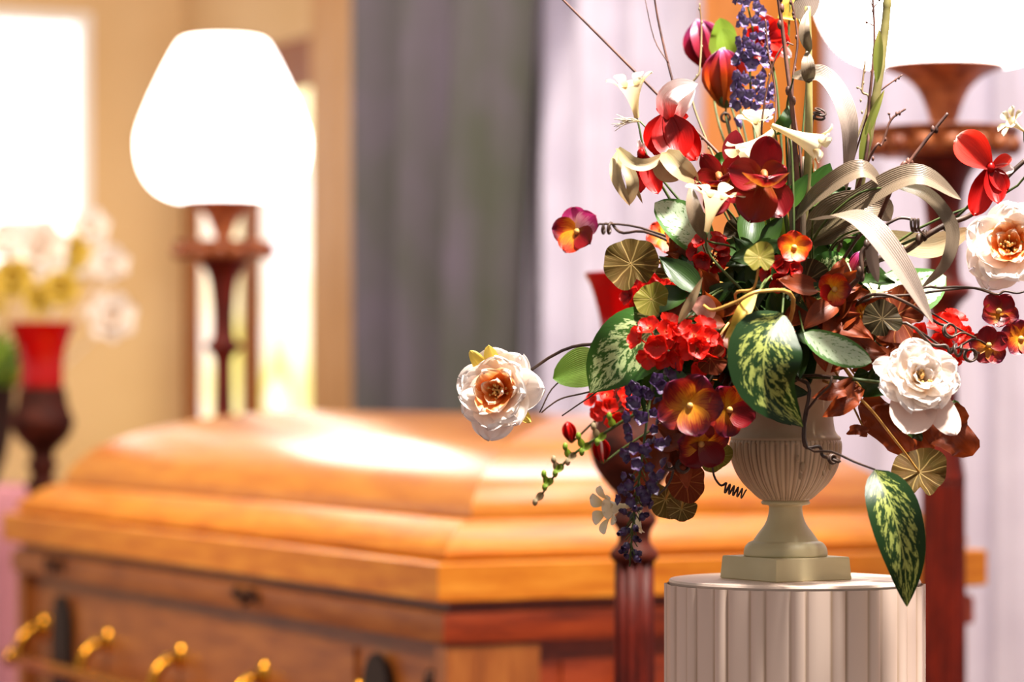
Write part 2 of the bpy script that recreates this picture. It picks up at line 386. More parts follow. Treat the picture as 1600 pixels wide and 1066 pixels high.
def radial(fr, deg, tilt):
    f, e1, e2 = fr; a = R(deg); t = R(tilt); r = e1*cos(a)+e2*sin(a)
    return r*cos(t)+f*sin(t), f*cos(t)-r*sin(t)
def leafpath(mb, pts, wd, kind='leaf', nrm=V((0, -1, .15)), fold=.25, twist=0, n=14, nv=6, wave=0, m=0):
    P = cr(pts, n)
    L = sum((P[i+1]-P[i]).length for i in range(n))
    def fn(u, v):
        i = min(int(u*n+.5), n); t = (P[min(i+1, n)]-P[max(i-1, 0)]).normalized()
        s = t.cross(nrm)
        if s.length < .05: s = t.cross(V((1, 0, 0)))
        s.normalize(); q = s.cross(t)*-1
        if twist: a = R(twist*(u)); s, q = s*cos(a)+q*sin(a), q*cos(a)-s*sin(a)
        x = 2*v-1; w = wd*.5*max(prof(u, kind), .02)
        return P[i]+s*(x*w)-q*(fold*w*abs(x)-wave*w*sin(u*14+x*2)*abs(x))
    mb.add(*grid(n, nv, fn), m=m)

M = dict(
 white=petal_mat('white_petal', [(0, 'd88838'), (.14, 'ecc898'), (.35, 'f0e4d8'), (1, 'f4ece8')], .5, .3, streak=.15, nz=.1),
 peach=petal_mat('peach_heart_petal', [(0, 'd04408'), (.4, 'e8802c'), (.7, 'f2c490'), (1, 'f6e6dc')], .5, .3, streak=.3),
 pinkw2=petal_mat('blush_petal', [(0, 'e09868'), (.2, 'e4c4b4'), (1, 'e0c8bc')], .5, .2, streak=.15, nz=.1),
 cream=petal_mat('cream_petal', [(0, 'c8ac68'), (.35, 'e0d0a8'), (1, 'ece6d4')], .45, .3, streak=.15, nz=.1),
 pinkw=petal_mat('pink_white_petal', [(0, 'c01818'), (.22, 'd86060'), (.5, 'f0d0cc'), (1, 'f4ecec')], .45, .3, streak=.4),
 red=petal_mat('red_petal', [(0, '780303'), (.5, 'b00804'), (1, 'c8140a')], .4, .3, streak=.3),
 redhot=petal_mat('bright_red_petal', [(0, 'e88a50'), (.14, 'd82010'), (1, 'ea2012')], .4, .35, streak=.25),
 coral=petal_mat('coral_petal', [(0, 'a81008'), (.5, 'e02c1c'), (.8, 'ea4030'), (1, 'f2c0b4')], .45, .35, streak=.5),
 burg=petal_mat('burgundy_petal', [(0, '8c4a14'), (.2, '7a0c12'), (.7, '64040f'), (1, '7c0c1c')], .35, .25, streak=.4),
 lip=petal_mat('orchid_lip', [(0, 'b0942c'), (.4, 'a8601c'), (.65, '8c1416'), (1, '74081a')], .35, .25, streak=.5),
 pansy=petal_mat('pansy_petal', [(0, 'e8a820'), (.2, 'cc7818'), (.42, '96200e'), (.68, '580818'), (1, '782044')], .4, .3, streak=.6),
 pansyo=petal_mat('orange_pansy_petal', [(0, 'f0c030'), (.22, 'dc8414'), (.5, 'c0340a'), (1, '8c1208')], .4, .35, streak=.6),
 pansym=petal_mat('magenta_pansy_petal', [(0, 'f8d8a0'), (.2, 'e8a8b8'), (.5, 'b83070'), (1, '8c1444')], .4, .35, streak=.6),
 violet=petal_mat('violet_petal', [(0, '806c8c'), (.35, '4c345c'), (1, '321e44')], .35, .25, streak=.4, spec=.6),
 violetl=petal_mat('pale_violet_petal', [(0, 'a498b4'), (.5, '6a5888'), (1, '4e3c70')], .35, .3, streak=.5, spec=.6),
 plum=petal_mat('plum_petal', [(0, '8c1c10'), (.5, '8c1c3c'), (.8, 'a04078'), (1, 'dcb0c8')], .4, .3, streak=.3),
 podr=petal_mat('pod_petal', [(0, '9c5418'), (.4, 'a8340c'), (.66, '80142c'), (.86, '9c4c78'), (1, 'e8c8dc')], .4, .3, streak=.3),
 pink=petal_mat('pink_petal', [(0, 'b87868'), (1, 'eab0a0')], .5, .35),
 green=petal_mat('green_leaf', [(0, '3c6018'), (.6, '2e5014'), (1, '244410')], .4, .25, streak=.5),
 olive=petal_mat('olive_sheath', [(0, '5c6424'), (.6, '6c7030'), (1, '8c8444')], .4, .2, streak=.5),
 lime=petal_mat('lime_leaf', [(0, '788c30'), (.5, '7c962c'), (1, '6a8420')], .45, .35, streak=.6),
 hosta=petal_mat('pale_hosta_leaf', [(0, '9cbc60'), (.6, '7ca040'), (1, '648c2c')], .4, .3, streak=.4, ribs=22),
 dkgreen=petal_mat('dark_green_leaf', [(0, '2c4414'), (.6, '243c10'), (1, '1c300c')], .4, .15, streak=.5),
 khaki=petal_mat('khaki_blade', [(0, '5c5438'), (.4, '70604e'), (1, '8c7a68')], .4, .12, streak=.5, ribs=14),
 silver=petal_mat('silver_blade', [(0, '7c6c58'), (.4, '8e7e74'), (1, '9c8a7e')], .4, .12, streak=.4, ribs=14),
 husk=petal_mat('dry_husk_leaf', [(0, '887850'), (.5, 'a08e6c'), (1, '947450')], .5, .3, streak=.6),
 ochre=petal_mat('ochre_leaf', [(0, 'b89038'), (.5, 'd8b848'), (1, 'e0c860')], .5, .3, streak=.6),
 rust=petal_mat('rust_leaf', [(0, '8c3c10'), (.5, '6c2c10'), (1, 'a04414')], .45, .3, streak=.6, nz=.6),
 var1=varieg_mat('variegated_leaf', '16300c', '98a050', dens=.0),
 var2=varieg_mat('pale_variegated_leaf', '345c20', 'b8cc8c', dens=.02),
 var3=varieg_mat('frosted_leaf', '4c7434', 'b4c4a4', dens=.1),
 ger=vein_leaf_mat('geranium_leaf', '464418', '623c18', 'b09458'),
 gerd=vein_leaf_mat('dark_geranium_leaf', '20260c', '382212', '84704c'),
 gery=vein_leaf_mat('yellow_geranium_leaf', '6c6824', '766c24', 'a08c4c'),
 gerr=vein_leaf_mat('rust_geranium_leaf', '601c0c', '6e3212', 'a86434'),
 twig=mottled('twig_bark', '3a1a12', '6a4030', 60, .6),
 twigd=mottled('dark_tendril', '2c1a12', '4c3424', 60, .5),
 stemg=mottled('stem_green', '2c3c12', '4c5a1e', 40, .6),
 cane=mottled('cane_stem', '6c6434', '948a54', 30, .5),
 gold=mottled('gold_stem', 'a87830', 'c89848', 50, .5),
 stamen=plain('stamen', 'c89850', .6), stamenr=plain('stamen_russet', '9c5020', .6))

BASE = W(1228, 590, 2.9)
def base_pt():
    a = random.uniform(0, 2*pi); r = random.uniform(0, .03); return BASE+V((r*cos(a), r*sin(a), 0))
def stem(T, P, f=None, r=.0014, mat=None, via=None, name='stem'):
    b = T.location.copy(); pts = [b]
    if via: pts += via
    else:
        d = P-b; m = b+d*.45; m.z += .02+.04*min(1, V((d.x, d.y, 0)).length/.2); pts.append(m)
        if f is not None: pts.append(P-f.normalized()*.02)
    pts.append(P)
    mb = MB(); mb.add(*tube(pts, (r*1.3, r*.8), n=18, k=6)); return mb.build(name, mat or M['stemg'], T)
def FT(name, label, cat, group=None): return thing(name, label, cat, base_pt(), 0, group)
def S(px, Y=2.9): return px/5000*Y
def face(dx, dz, dy=-1): return V((dx, dy, dz)).normalized()

def rose(px, py, Y, Rp, f, label, roll=0, inner='white', outer='white', via=None, extra=None, stmat=None):
    T = FT('peony', label, 'flower'); P = W(px, py, Y); Rm = S(Rp, Y); fr = frame(f, roll)
    P0 = P-fr[0]*Rm*.2
    for (n, L, wd, tilt, curl, mat, offz, ruf) in ((7, 1.06, 1.05, 8, .3, outer, -.05, .09), (7, .95, .92, 26, .3, outer, .0, .1), (6, .74, .66, 44, .2, inner, .02, .12), (4, .5, .4, 60, .0, inner, .03, .12)):
        for k in range(n):
            a = k*360/n+random.uniform(-12, 12)+L*97; d, nn = radial(fr, a, tilt+random.uniform(-7, 7)); mb = MB()
            petal(mb, P0+fr[0]*offz*Rm+d*Rm*.05, d, nn, L*Rm*random.uniform(.9, 1.08), wd*Rm*random.uniform(.9, 1.1), 'wide', curl, .3, ruf*.75, 5, 10, 16, notch=.1)
            mb.build('petal', M[mat], T)
    mb = MB()
    for k in range(34):
        d, nn = radial(fr, random.uniform(0, 360), random.uniform(45, 90)); q = P0+d*Rm*random.uniform(.32, .46)
        mb.add(*tube([P0, q], .0004, n=2, k=4)); mb.add(*blob(q, .0013, 5, 4))
    mb.build('stamens', M['stamen'], T)
    if extra:
        for (a, L, wd, tilt, mat) in extra:
            d, nn = radial(fr, a, tilt); mb = MB(); petal(mb, P0, d, nn, L*Rm, wd*Rm, 'wide', .15, .15, .03, 4, 9, 8); mb.build('petal', M[mat], T)
    mb = MB()
    for k in range(5):
        d, nn = radial(fr, k*72, 20); petal(mb, P0-fr[0]*.004, d, nn, Rm*.35, Rm*.2, 'leaf', .5)
    mb.build('sepals', M['stemg'], T)
    stem(T, P0, fr[0], .0017, M[stmat] if stmat else None, via)
    return T
def trumpet(px, py, Y, Lp, axis, label, wp=24, tip=18, roll=0, mat='cream', open_=35, via=None, name='trumpet_flower', noroot=False):
    """tube starts at px,py (the narrow base) and opens along axis"""
    T = FT(name, label, 'flower'); P = W(px, py, Y); L = S(Lp, Y); w = S(wp, Y); fr = frame(axis, roll); f = fr[0]; mb = MB()
    n = 12
    vs, fs, uv = [], [], []
    for i in range(11):
        u = i/10; r = w*.5*(.16+.12*u+.55*u**2.4)
        for j in range(n):
            a = 2*pi*j/n; vs.append(P+f*(L*.78*u)+(fr[1]*cos(a)+fr[2]*sin(a))*r); uv.append((.15+u*.5, j/n))
    for i in range(10):
        for j in range(n): fs.append((i*n+j, i*n+(j+1) % n, (i+1)*n+(j+1) % n, (i+1)*n+j))
    mb.add(vs, fs, uv); mb.build('flower_tube', M[mat], T)
    for k in range(6):
        d, nn = radial(fr, k*60+random.uniform(-8, 8), open_+random.uniform(-14, 14)); mb = MB(); q = P+f*(L*.72)+(fr[1]*cos(R(k*60))+fr[2]*sin(R(k*60)))*w*.36
        petal(mb, q, d, nn, S(tip, Y), S(tip, Y)*.8, 'round', -.8, .3, .06); mb.build('petal', M[mat], T)
    if not noroot: stem(T, P, f, .0011, None, via)
    return T
def pansy(px, py, Y, Rp, f, label, mats=('pansy',)*5, roll=0, via=None, stm='twigd', name='pansy', noroot=False, T=None):
    T = T or FT(name, label, 'flower'); P = W(px, py, Y); Rm = S(Rp, Y); fr = frame(f, roll)
    for k, (a, L, wd) in enumerate(((0, .95, 1.0), (68, 1.0, 1.0), (-68, 1.0, 1.0), (140, .95, .95), (-140, .95, .95))):
        d, nn = radial(fr, a, 10+random.uniform(-8, 14)); mb = MB()
        petal(mb, P+fr[0]*(.001*k-.002), d, nn, L*Rm, wd*Rm, 'wide', random.uniform(-.2, .5), .25, .05, 5, 8, 8); mb.build('petal', M[mats[k]], T)
    mb = MB(); mb.add(*blob(P+fr[0]*.003, .0022+Rm*.03)); mb.build('flower_eye', M['stamen'], T)
    if not noroot: stem(T, P, fr[0], .0011, M[stm], via)
    return T
def head(px, py, Y, Rp, label, n=12, mat='redhot', fl=13, seed=1, name='geranium_cluster', squash=1, via=None):
    T = FT(name, label, 'flower cluster'); C = W(px, py, Y); Rm = S(Rp, Y); rs = random.Random(seed)
    for i in range(n):
        y = 1-2*(i+.5)/n; a = i*2.4+rs.uniform(-.3, .3); rad = sqrt(1-y*y)
        q = V((rad*cos(a), -abs(rad*sin(a))*.9+.15, y*squash)); P = C+q*Rm*rs.uniform(.7, 1); fr = frame(q+V((0, -.7, .1)), rs.uniform(0, 360)); mb = MB()
        for k in range(5):
            d, nn = radial(fr, k*72, 18); petal(mb, P, d, nn, S(fl, Y)*rs.uniform(.9, 1.1), S(fl, Y)*.95, 'round', .3, .3, .05, nu=5, nv=4)
        mb.add(*blob(P+fr[0]*.001, .0012, 6, 4)); mb.add(*tube([C-V((0, -.01, .01)), P], .0006, n=3, k=4)); mb.build('floret', M[mat], T)
    stem(T, C+V((0, .01, -.01)), None, .0015, None, via); return T
def spike(pts, label, n, wp, mat='violet', fl=9, seed=3, bare=.75, end_bud=True, buds=True):
    T = FT('flower_spike', label, 'flower'); rs = random.Random(seed); Q = cr(pts, 60); Y = pts[0].y; w = S(wp, Y)
    for i in range(n):
        u = i/n
        if u > bare and i % 2: continue
        p = Q[int(u*60)]; rr = w*.5*(1-.45*u) if u < bare else w*.38*(1-u*.5)
        a = i*2.4; q = V((cos(a), sin(a)*.8-.1, rs.uniform(-.5, .5))); P = p+q*rr*rs.uniform(.6, 1.1); fr = frame(q+V((0, -.6, 0)), rs.uniform(0, 360)); mb = MB()
        s = S(fl, Y)*(1-.25*u)*rs.uniform(.8, 1.2)
        if u > bare: mb.add(*blob(P, (s*.3, s*.3, s*.35), 7, 5))
        for k in range(5):
            d, nn = radial(fr, k*72, 22 if u < bare else 60); petal(mb, P, d, nn, s*.62, s*.5, 'round', .5, .5, .06, nu=5, nv=4)
        mb.build('floret', M[mat], T)
    mb = MB(); mb.add(*tube(pts, (.0014, .0008), n=24, k=5))
    for i in range(0, n):
        u = i/n
        if u > bare*.7: a = i*2.4; p = Q[max(0, int(u*60)-3)]; mb.add(*tube([p, Q[int(u*60)]+V((cos(a), sin(a)*.8, 0))*w*.28*(1-u*.5)], .0005, n=2, k=4))
    mb.add(*tube([T.location, T.location.lerp(pts[0], .5)+V((0, 0, .04)), pts[0]], .0014, n=12, k=5)); mb.build('stem', M['stemg'], T)
    return T
def leaf(pts, wp, label, mat, kind='leaf', fold=.25, twist=0, nrm=V((0, -1, .15)), n=14, petiole=True, name='leaf', wave=.0, stm=None, via=None, group=None, cat='leaf'):
    T = FT(name, label, cat, group); Pw = [W(*p) for p in pts]; mb = MB()
    leafpath(mb, Pw, S(wp, Pw[0].y), kind, nrm, fold, twist, n, 8, wave); mb.build('leaf_blade', M[mat], T)
    if petiole: stem(T, Pw[0], None, .0011, stm or M['stemg'], via)
    return T
def gleaf(px, py, Y, Rp, f, label, mat='ger', roll=0, depth=.18, lob=7, stm='gold', via=None, fold=0, cat='leaf'):
    T = FT('geranium_leaf', label, cat); C = W(px, py, Y); Rm = S(Rp, Y); fr = frame(f, roll); ph = random.uniform(0, 6)
    def fn(u, v):
        a = 2*pi*v; k = 1+.03*cos(lob*a+ph)+.05*sin(2*a+ph)+.04*sin(3*a+ph*2)
        if u > .3: k *= 1-.35*exp(-((v-0 if v < .5 else 1-v)/.035)**2)
        r = u*Rm*k
        zz = depth*Rm*(u*u*(.5+.3*cos(lob*a)*u+.65*sin(2*a+ph)+.4*sin(3*a+2*ph)+.15*sin(17*a))) + fold*Rm*abs(cos(a))*u
        return C+(fr[1]*cos(a)+fr[2]*sin(a))*r*-1+fr[0]*zz
    mb = MB(); mb.add(*grid(8, 56, fn)); mb.build('leaf_blade', M[mat], T)
    stem(T, C, fr[0], .0012, M[stm], via); return T
def twig(pts, label, r=(.0018, .0009), mat='twig', nubs=5, side=None, name='twig', seed=1, cat='twig'):
    T = FT(name, label, cat); Pw = [W(*p) for p in pts]; rs = random.Random(seed); mb = MB()
    b = T.location; P = [b]+Pw if (Pw[0]-b).length > .02 else Pw
    mb.add(*tube(P, r, n=10*len(P), k=6)); Q = cr(Pw, 40)
    for i in range(nubs):
        q = Q[rs.randrange(3, 39)]; mb.add(*blob(q+V((rs.choice((-1, 1))*r[1], 0, 0)), (r[1]*1.4, r[1]*1.4, r[1]*2.6), 6, 4))
    mb.build('stalk', M[mat], T)
    for s in side or []:
        mb = MB(); mb.add(*tube([W(*q) for q in s], (r[1]*.9, r[1]*.5), n=8, k=5)); mb.add(*blob(W(*s[-1]), .0013, 6, 4)); mb.build('side_shoot', M[mat], T)
    return T
def coil(c, r, turns, axis, n=26, start=0, pitch=.004, grow=.0):
    fr = frame(axis); return [c+(fr[1]*cos(start+2*pi*turns*i/n)+fr[2]*sin(start+2*pi*turns*i/n))*r*(1+grow*i/n)+fr[0]*pitch*turns*i/n for i in range(n+1)]
def tendril(label, pre, coils, post=None, r=.0012, mat='twigd'):
    T = FT('curly_tendril', label, 'tendril'); pts = [T.location.copy()]+[W(*p) for p in pre]
    for c in coils: pts += c
    if post: pts += [W(*p) for p in post]
    mb = MB(); mb.add(*tube(pts, (r*1.2, r*.8), n=4*len(pts), k=6)); mb.build('stalk', M[mat], T); return T
# ------------------------------------------------------------ casket
L2, L1 = .865, 1.94
K = V((-.097, 4.2, 0))
cas = thing('casket', 'honey oak casket with a high domed lid, standing behind the white pedestal', 'casket', K, TH)
def ring(name, pr, mats, parent, close=True, smooth=True, sub=1, bow=0):
    mb = MB()
    for k in range(4):
        n = 16; vs = []; fs = []
        for j in range(n+1):
            q = j/n
            for d, z in pr:
                a = [(d, d), (L2-d, d), (L2-d, L1-d), (d, L1-d)]; p, s = a[k], a[(k+1) % 4]
                vs.append(V((p[0]+(s[0]-p[0])*q, p[1]+(s[1]-p[1])*q, z)))
        m = len(pr)
        for j in range(n):
            for i in range(m-1): fs.append((j*m+i, (j+1)*m+i, (j+1)*m+i+1, j*m+i+1))
        mb.add(vs, fs, m=k % 2)
    if close:
        for d, z in (pr[-1], pr[0]):
            mb.add([V((d, d, z)), V((L2-d, d, z)), V((L2-d, L1-d, z)), V((d, L1-d, z))], [(0, 1, 2, 3)], m=0)
    return mk(name, mb.v, mb.f, None, parent, off=(0, 0, 0), mats=mats, midx=mb.m, smooth=smooth, angle=None if not smooth else 38)
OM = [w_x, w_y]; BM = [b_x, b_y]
dome = smoothprof([(.096, 1.062), (.092, 1.074), (.091, 1.086), (.098, 1.103), (.125, 1.134), (.19, 1.170), (.26, 1.192), (.33, 1.206), (.431, 1.214)], 5)
lid = ring('lid', [(.035, .985), (.035, 1.022), (.024, 1.026), (.0205, 1.032), (.022, 1.040), (.034, 1.051), (.055, 1.065), (.072, 1.074), (.080, 1.076), (.083, 1.073), (.084, 1.058), (.098, 1.056)], OM, cas, close=False)
ring('lid_dome', dome, [d_x, d_y], cas)
ring('rim_molding', smoothprof([(.03, .968), (.012, .969), (-.004, .975), (-.015, .990), (-.015, 1.004), (-.006, 1.016), (.008, 1.0225), (.034, 1.0225)], 4), OM, cas, close=False)
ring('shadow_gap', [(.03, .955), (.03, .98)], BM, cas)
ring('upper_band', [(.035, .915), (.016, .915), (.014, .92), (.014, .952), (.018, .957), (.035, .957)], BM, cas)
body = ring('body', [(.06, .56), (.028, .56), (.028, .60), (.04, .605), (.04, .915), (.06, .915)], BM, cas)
for (x, y) in ((0, 0), (L2, 0), (0, L1), (L2, L1)):
    sx = 1 if x == 0 else -1; sy = 1 if y == 0 else -1; mb = MB()
    x0, x1 = sorted((x+sx*.022, x+sx*.16)); y0, y1 = sorted((y+sy*.022, y+sy*.05)); mb.box((x0, y0, .60), (x1, y1, .912))
    x0, x1 = sorted((x+sx*.022, x+sx*.05)); y0, y1 = sorted((y+sy*.05, y+sy*.06)); mb.box((x0, y0, .60), (x1, y1, .912))
    cp = mk('corner_post', mb.v, mb.f, b_z, cas, off=(0, 0, 0), smooth=False)
def archpiece(x, y0, y1, z0, z1, th=.008):
    vs = []; n = 10; cy = (y0+y1)/2; r = (y1-y0)/2
    out = [(y0, z0)]+[(cy-r*cos(pi*i/n), z1-r*1.4+r*1.4*sin(pi*i/n)) for i in range(n+1)]+[(y1, z0)]
    m = len(out); vs = [V((x, a, b)) for a, b in out]+[V((x-th, a, b)) for a, b in out]
    return vs, [tuple(range(m)), tuple(range(m, 2*m))[::-1]]+[(i, (i+1) % m, m+(i+1) % m, m+i) for i in range(m)]
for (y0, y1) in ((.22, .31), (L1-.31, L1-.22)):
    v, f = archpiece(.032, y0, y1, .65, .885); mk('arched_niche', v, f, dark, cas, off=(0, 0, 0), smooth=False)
for y in (.085,):
    mb = MB(); mb.add(*blob((.03, y, .855), (.012, .016, .022), 12, 8)); mk('oval_boss', mb.v, mb.f, bronze, cas, off=(0, 0, 0))
for y in (.72, 1.66):
    mb = MB()
    for k in range(5):
        a = k*.5; mb.add(*blob((.010, y-.04+.02*k, .938+.007*sin(k*2.1)), (.006, .012, .008), 8, 5))
    mb.add(*tube([V((.008, y-.055, .930)), V((.006, y-.02, .948)), V((.006, y+.02, .930)), V((.008, y+.055, .945))], .003, n=12))
    mk('rim_ornament', mb.v, mb.f, bronze, cas, off=(0, 0, 0))
def handle(pfn, n_arm, L, label=None):
    hb = MB(); hb.add(*tube([pfn(-.03, .055, 0), pfn(L+.03, .055, 0)], .011, n=6, k=12)); 
    for q in (-.03, L+.03): hb.add(*blob(pfn(q, .055, 0), .017, 10, 7))
    h = mk('handle_bar', hb.v, hb.f, brass, cas, off=(0, 0, 0))
    for i in range(n_arm):
        q = L*i/(n_arm-1); mb = MB()
        mb.add(*tube([pfn(q, -.002, .075), pfn(q, .03, .07), pfn(q, .05, .04), pfn(q, .055, 0)], (.010, .009), n=10, k=8))
        mb.add(*blob(pfn(q, .0, .078), (.018, .018, .026), 10, 7)); mk('handle_arm', mb.v, mb.f, brass, cas, off=(0, 0, 0))
handle(lambda q, o, z: V((.04-o, 1.80-q, .762+z*.72)), 5, 1.46)
handle(lambda q, o, z: V((.30+q, .04-o, .80+z)), 2, .26)
# raised panels on the body
mb = MB(); mb.box((.034, .36, .64), (.041, L1-.36, .885)); mk('side_panel', mb.v, mb.f, b_y, cas, off=(0, 0, 0), smooth=False)
mb = MB(); mb.box((.2, .034, .64), (L2-.2, .041, .885)); mk('end_panel', mb.v, mb.f, b_x, cas, off=(0, 0, 0), smooth=False)
bier = thing('casket_stand', 'dark bier frame carrying the oak casket', 'stand', K, TH)
mb = MB(); mb.box((.1, .15, .53), (L2-.1, L1-.15, .56)); mk('top_frame', mb.v, mb.f, mahog, bier, off=(0, 0, 0), smooth=False)
for (x, y) in ((.12, .2), (L2-.17, .2), (.12, L1-.25), (L2-.17, L1-.25)):
    mb = MB(); mb.box((x, y, 0), (x+.05, y+.05, .53)); mk('leg', mb.v, mb.f, mahog, bier, off=(0, 0, 0), smooth=False)

# ------------------------------------------------------------ torchere lamps
def lamp(px, Y, zs, ws, label):
    c = V(((px-800)/5000*Y, Y, 0)); T = thing('torchiere_lamp', label, 'lamp', c, 0, 'torchiere lamps at the two ends of the casket')
    def Z(pr): return [(r*ws, z*zs) for r, z in pr]
    m = MB(); m.add(*lathe(Z(smoothprof([(.15, 0), (.15, .03), (.12, .05), (.11, .08), (.06, .12), (.045, .2)], 3)), c)); m.build('base', mahog, T, angle=60)
    m = MB(); m.add(*lathe(Z([(.03, .2)]+[(.034-.004*i/10, .22+.9*i/10) for i in range(11)]+[(.03, 1.13)]), c, 96, 14, .005, (.21, 1.2))); m.build('shaft', mahog, T)
    m = MB(); m.add(*lathe(Z(smoothprof([(.03, 1.13), (.024, 1.17), (.02, 1.22), (.018, 1.33), (.02, 1.36), (.036, 1.378), (.036, 1.388), (.024, 1.40), (.022, 1.44), (.025, 1.49), (.032, 1.53), (.048, 1.556), (.05, 1.565)], 4)), c)); m.build('turned_column', mahog, T, angle=60)
    m = MB(); m.add(*lathe(Z(smoothprof([(.04, 1.563), (.085, 1.566), (.094, 1.58), (.101, 1.598), (.095, 1.602), (.05, 1.600), (.02, 1.602)], 4)), c, 96, 16, .006, (1.566, 1.6*1.0)))
    for i in range(16):
        a = 2*pi*i/16; m.add(*blob(c+V((.093*ws*cos(a), .093*ws*sin(a), 1.578*zs)), (.014, .014, .013), 8, 6))
    m.build('carved_collar', carved, T)
    m = MB(); m.add(*lathe(Z(smoothprof([(.02, 1.60), (.018, 1.612), (.021, 1.62), (.026, 1.635), (.036, 1.655), (.055, 1.672), (.078, 1.682), (.082, 1.686), (.07, 1.684), (.03, 1.66)], 4)), c, 64, 24, .0012, (1.62, 1.675))); m.build('bowl', carved, T)
    m = MB(); b = 1.690*zs; m.add(*lathe([(r*ws, b+h*ws) for r, h in smoothprof([(.07, -.004), (.108, 0), (.143, .0206), (.168, .0606), (.1755, .116), (.164, .164), (.129, .244), (.094, .31), (.080, .323), (.06, .326), (.02, .327)], 5)], c, 64)); sh = m.build('lamp_shade', em, T)
    return T
lamp(1474, 4.3, 1.0, 1.0, 'tall mahogany lamp with glowing white shade at right, behind the bouquet')
lamp(349, 6.45, .968, .99, 'blurred tall lamp with glowing white shade beyond the far end of the casket')

# ------------------------------------------------------------ votive stands with red glasses
def votive(px, Y, label, gl, ws=1):
    lathe = lambda pr, *q, **kw: globals()['lathe']([(r*ws, z) for r, z in pr], *q, **kw)
    c = V(((px-800)/5000*Y, Y, 0)); T = thing('candle_stand', label, 'candle stand', c, 0, 'candle stands with red glasses')
    k = .00074
    def zz(y): return 1.25-(y-610)*k
    m = MB(); m.add(*lathe(smoothprof([(.13, 0), (.13, .03), (.1, .05), (.05, .09), (.035, .16), (.03, .2)], 3), c)); m.build('base', mahog_d, T, angle=60)
    m = MB(); m.add(*lathe([(.030-.006*i/10, .2+(zz(878)-.2)*i/10) for i in range(11)], c, 84, 12, .004)); m.build('shaft', mahog_d, T)
    m = MB(); m.add(*lathe(smoothprof([(31*k, zz(878)), (37*k, zz(872)), (37*k, zz(862)), (27*k, zz(850)), (25*k, zz(838)), (28*k, zz(826)), (35*k, zz(815)), (33*k, zz(806)), (26*k, zz(796)), (26*k, zz(785)), (30*k, zz(771)), (41*k, zz(759)), (60*k, zz(733)), (69*k, zz(705)), (70*k, zz(690)), (60*k, zz(660)), (54*k, zz(630)), (52*k, zz(606)), (46*k, zz(604))], 3), c, 72)); m.build('carved_cup', carved_d, T, angle=60)
    m = MB(); m.add(*lathe(smoothprof([(20*k, zz(606)), (44*k, zz(604)), (50*k, zz(590)), (51*k, zz(540)), (56*k, zz(500)), (66*k, zz(460)), (77*k, zz(430)), (75*k, zz(430)), (64*k, zz(460)), (53*k, zz(500)), (48*k, zz(540)), (46*k, zz(585)), (20*k, zz(596))], 4), c, 64, 10, .002, (zz(600), zz(440)))); g = m.build('glass', redglass, None); tag(g, gl, 'candle glass', 'red candle glasses')
    g.location = (0, 0, 0)
    return T
votive(991, 3.7, 'dark mahogany candle stand with turned cup directly left of the white pedestal', 'flared red candle glass partly hidden by the bouquet, left of the urn')
votive(66, 6.4, 'blurred carved candle stand beyond the far head end of the casket', 'blurred red candle glass at the far left edge beyond the casket', 1.22)

# ------------------------------------------------------------ pink stand and far flower basket
T = thing('draped_stand', 'tall round stand covered in pink cloth at the left edge behind the casket', 'stand', V((-1.23, 6.75, 0)))
c = T.location; m = MB(); m.add(*lathe([(.27-.03*z/1.05, z) for z in (0, .3, .6, .9)]+[(.235, 1.04), (.225, 1.05), (.1, 1.052)], c, 96, 18, .02, (-1, .95))); m.build('cloth', pinkcloth, T)
T = thing('flower_basket', 'dark wicker basket of green leaves with white and yellow blooms on the pink stand', 'basket', V((-1.19, 6.75, 1.052)))
c = T.location; m = MB(); m.add(*lathe([(.1, 0), (.12, .05), (.135, .12), (.14, .2), (.15, .205), (.13, .2), (.1, .1)], c, 60, 30, .006)); m.build('basket', mottled('wicker', '241008', '4c2a14', 40, .7), T)
for i in range(34):
    a = random.uniform(0, 2*pi); r = random.uniform(.04, .13); p = c+V((r*cos(a), r*sin(a), .19)); d = V((cos(a)*.7, sin(a)*.5, random.uniform(.4, 1.4)))
    m = MB(); petal(m, p, d, V((0, -1, .4)), random.uniform(.12, .2), .045, 'leaf', -.8); m.build('leaf', M['green'] if i % 2 else M['lime'], T)
def bloom(p, r, mat):
    fr = frame(V((.1, -1, .3))); m = MB()
    for n_, L, t in ((7, 1, 15), (6, .8, 40), (4, .5, 65)):
        for k in range(n_): d, nn = radial(fr, k*360/n_+L*30, t); petal(m, p, d, nn, r*L, r*.8*L, 'wide', .3, .3, .08)
    m.add(*tube([V((p.x*.5+c.x*.5, c.y, c.z+.18)), p], .002)); m.build('bloom', M[mat], T)
for (px, py, Y, r, mt) in ((60, 395, 6.7, .075, 'white'), (175, 500, 6.75, .06, 'white'), (20, 440, 6.65, .05, 'ochre'), (95, 455, 6.6, .045, 'ochre'), (110, 400, 6.8, .05, 'ochre'), (15, 380, 6.8, .05, 'white'), (-30, 470, 6.7, .06, 'ochre'), (172, 415, 6.8, .045, 'white'), (140, 360, 6.85, .05, 'white'), (60, 470, 6.6, .035, 'ochre')):
    bloom(W(px, py, Y), r, mt)

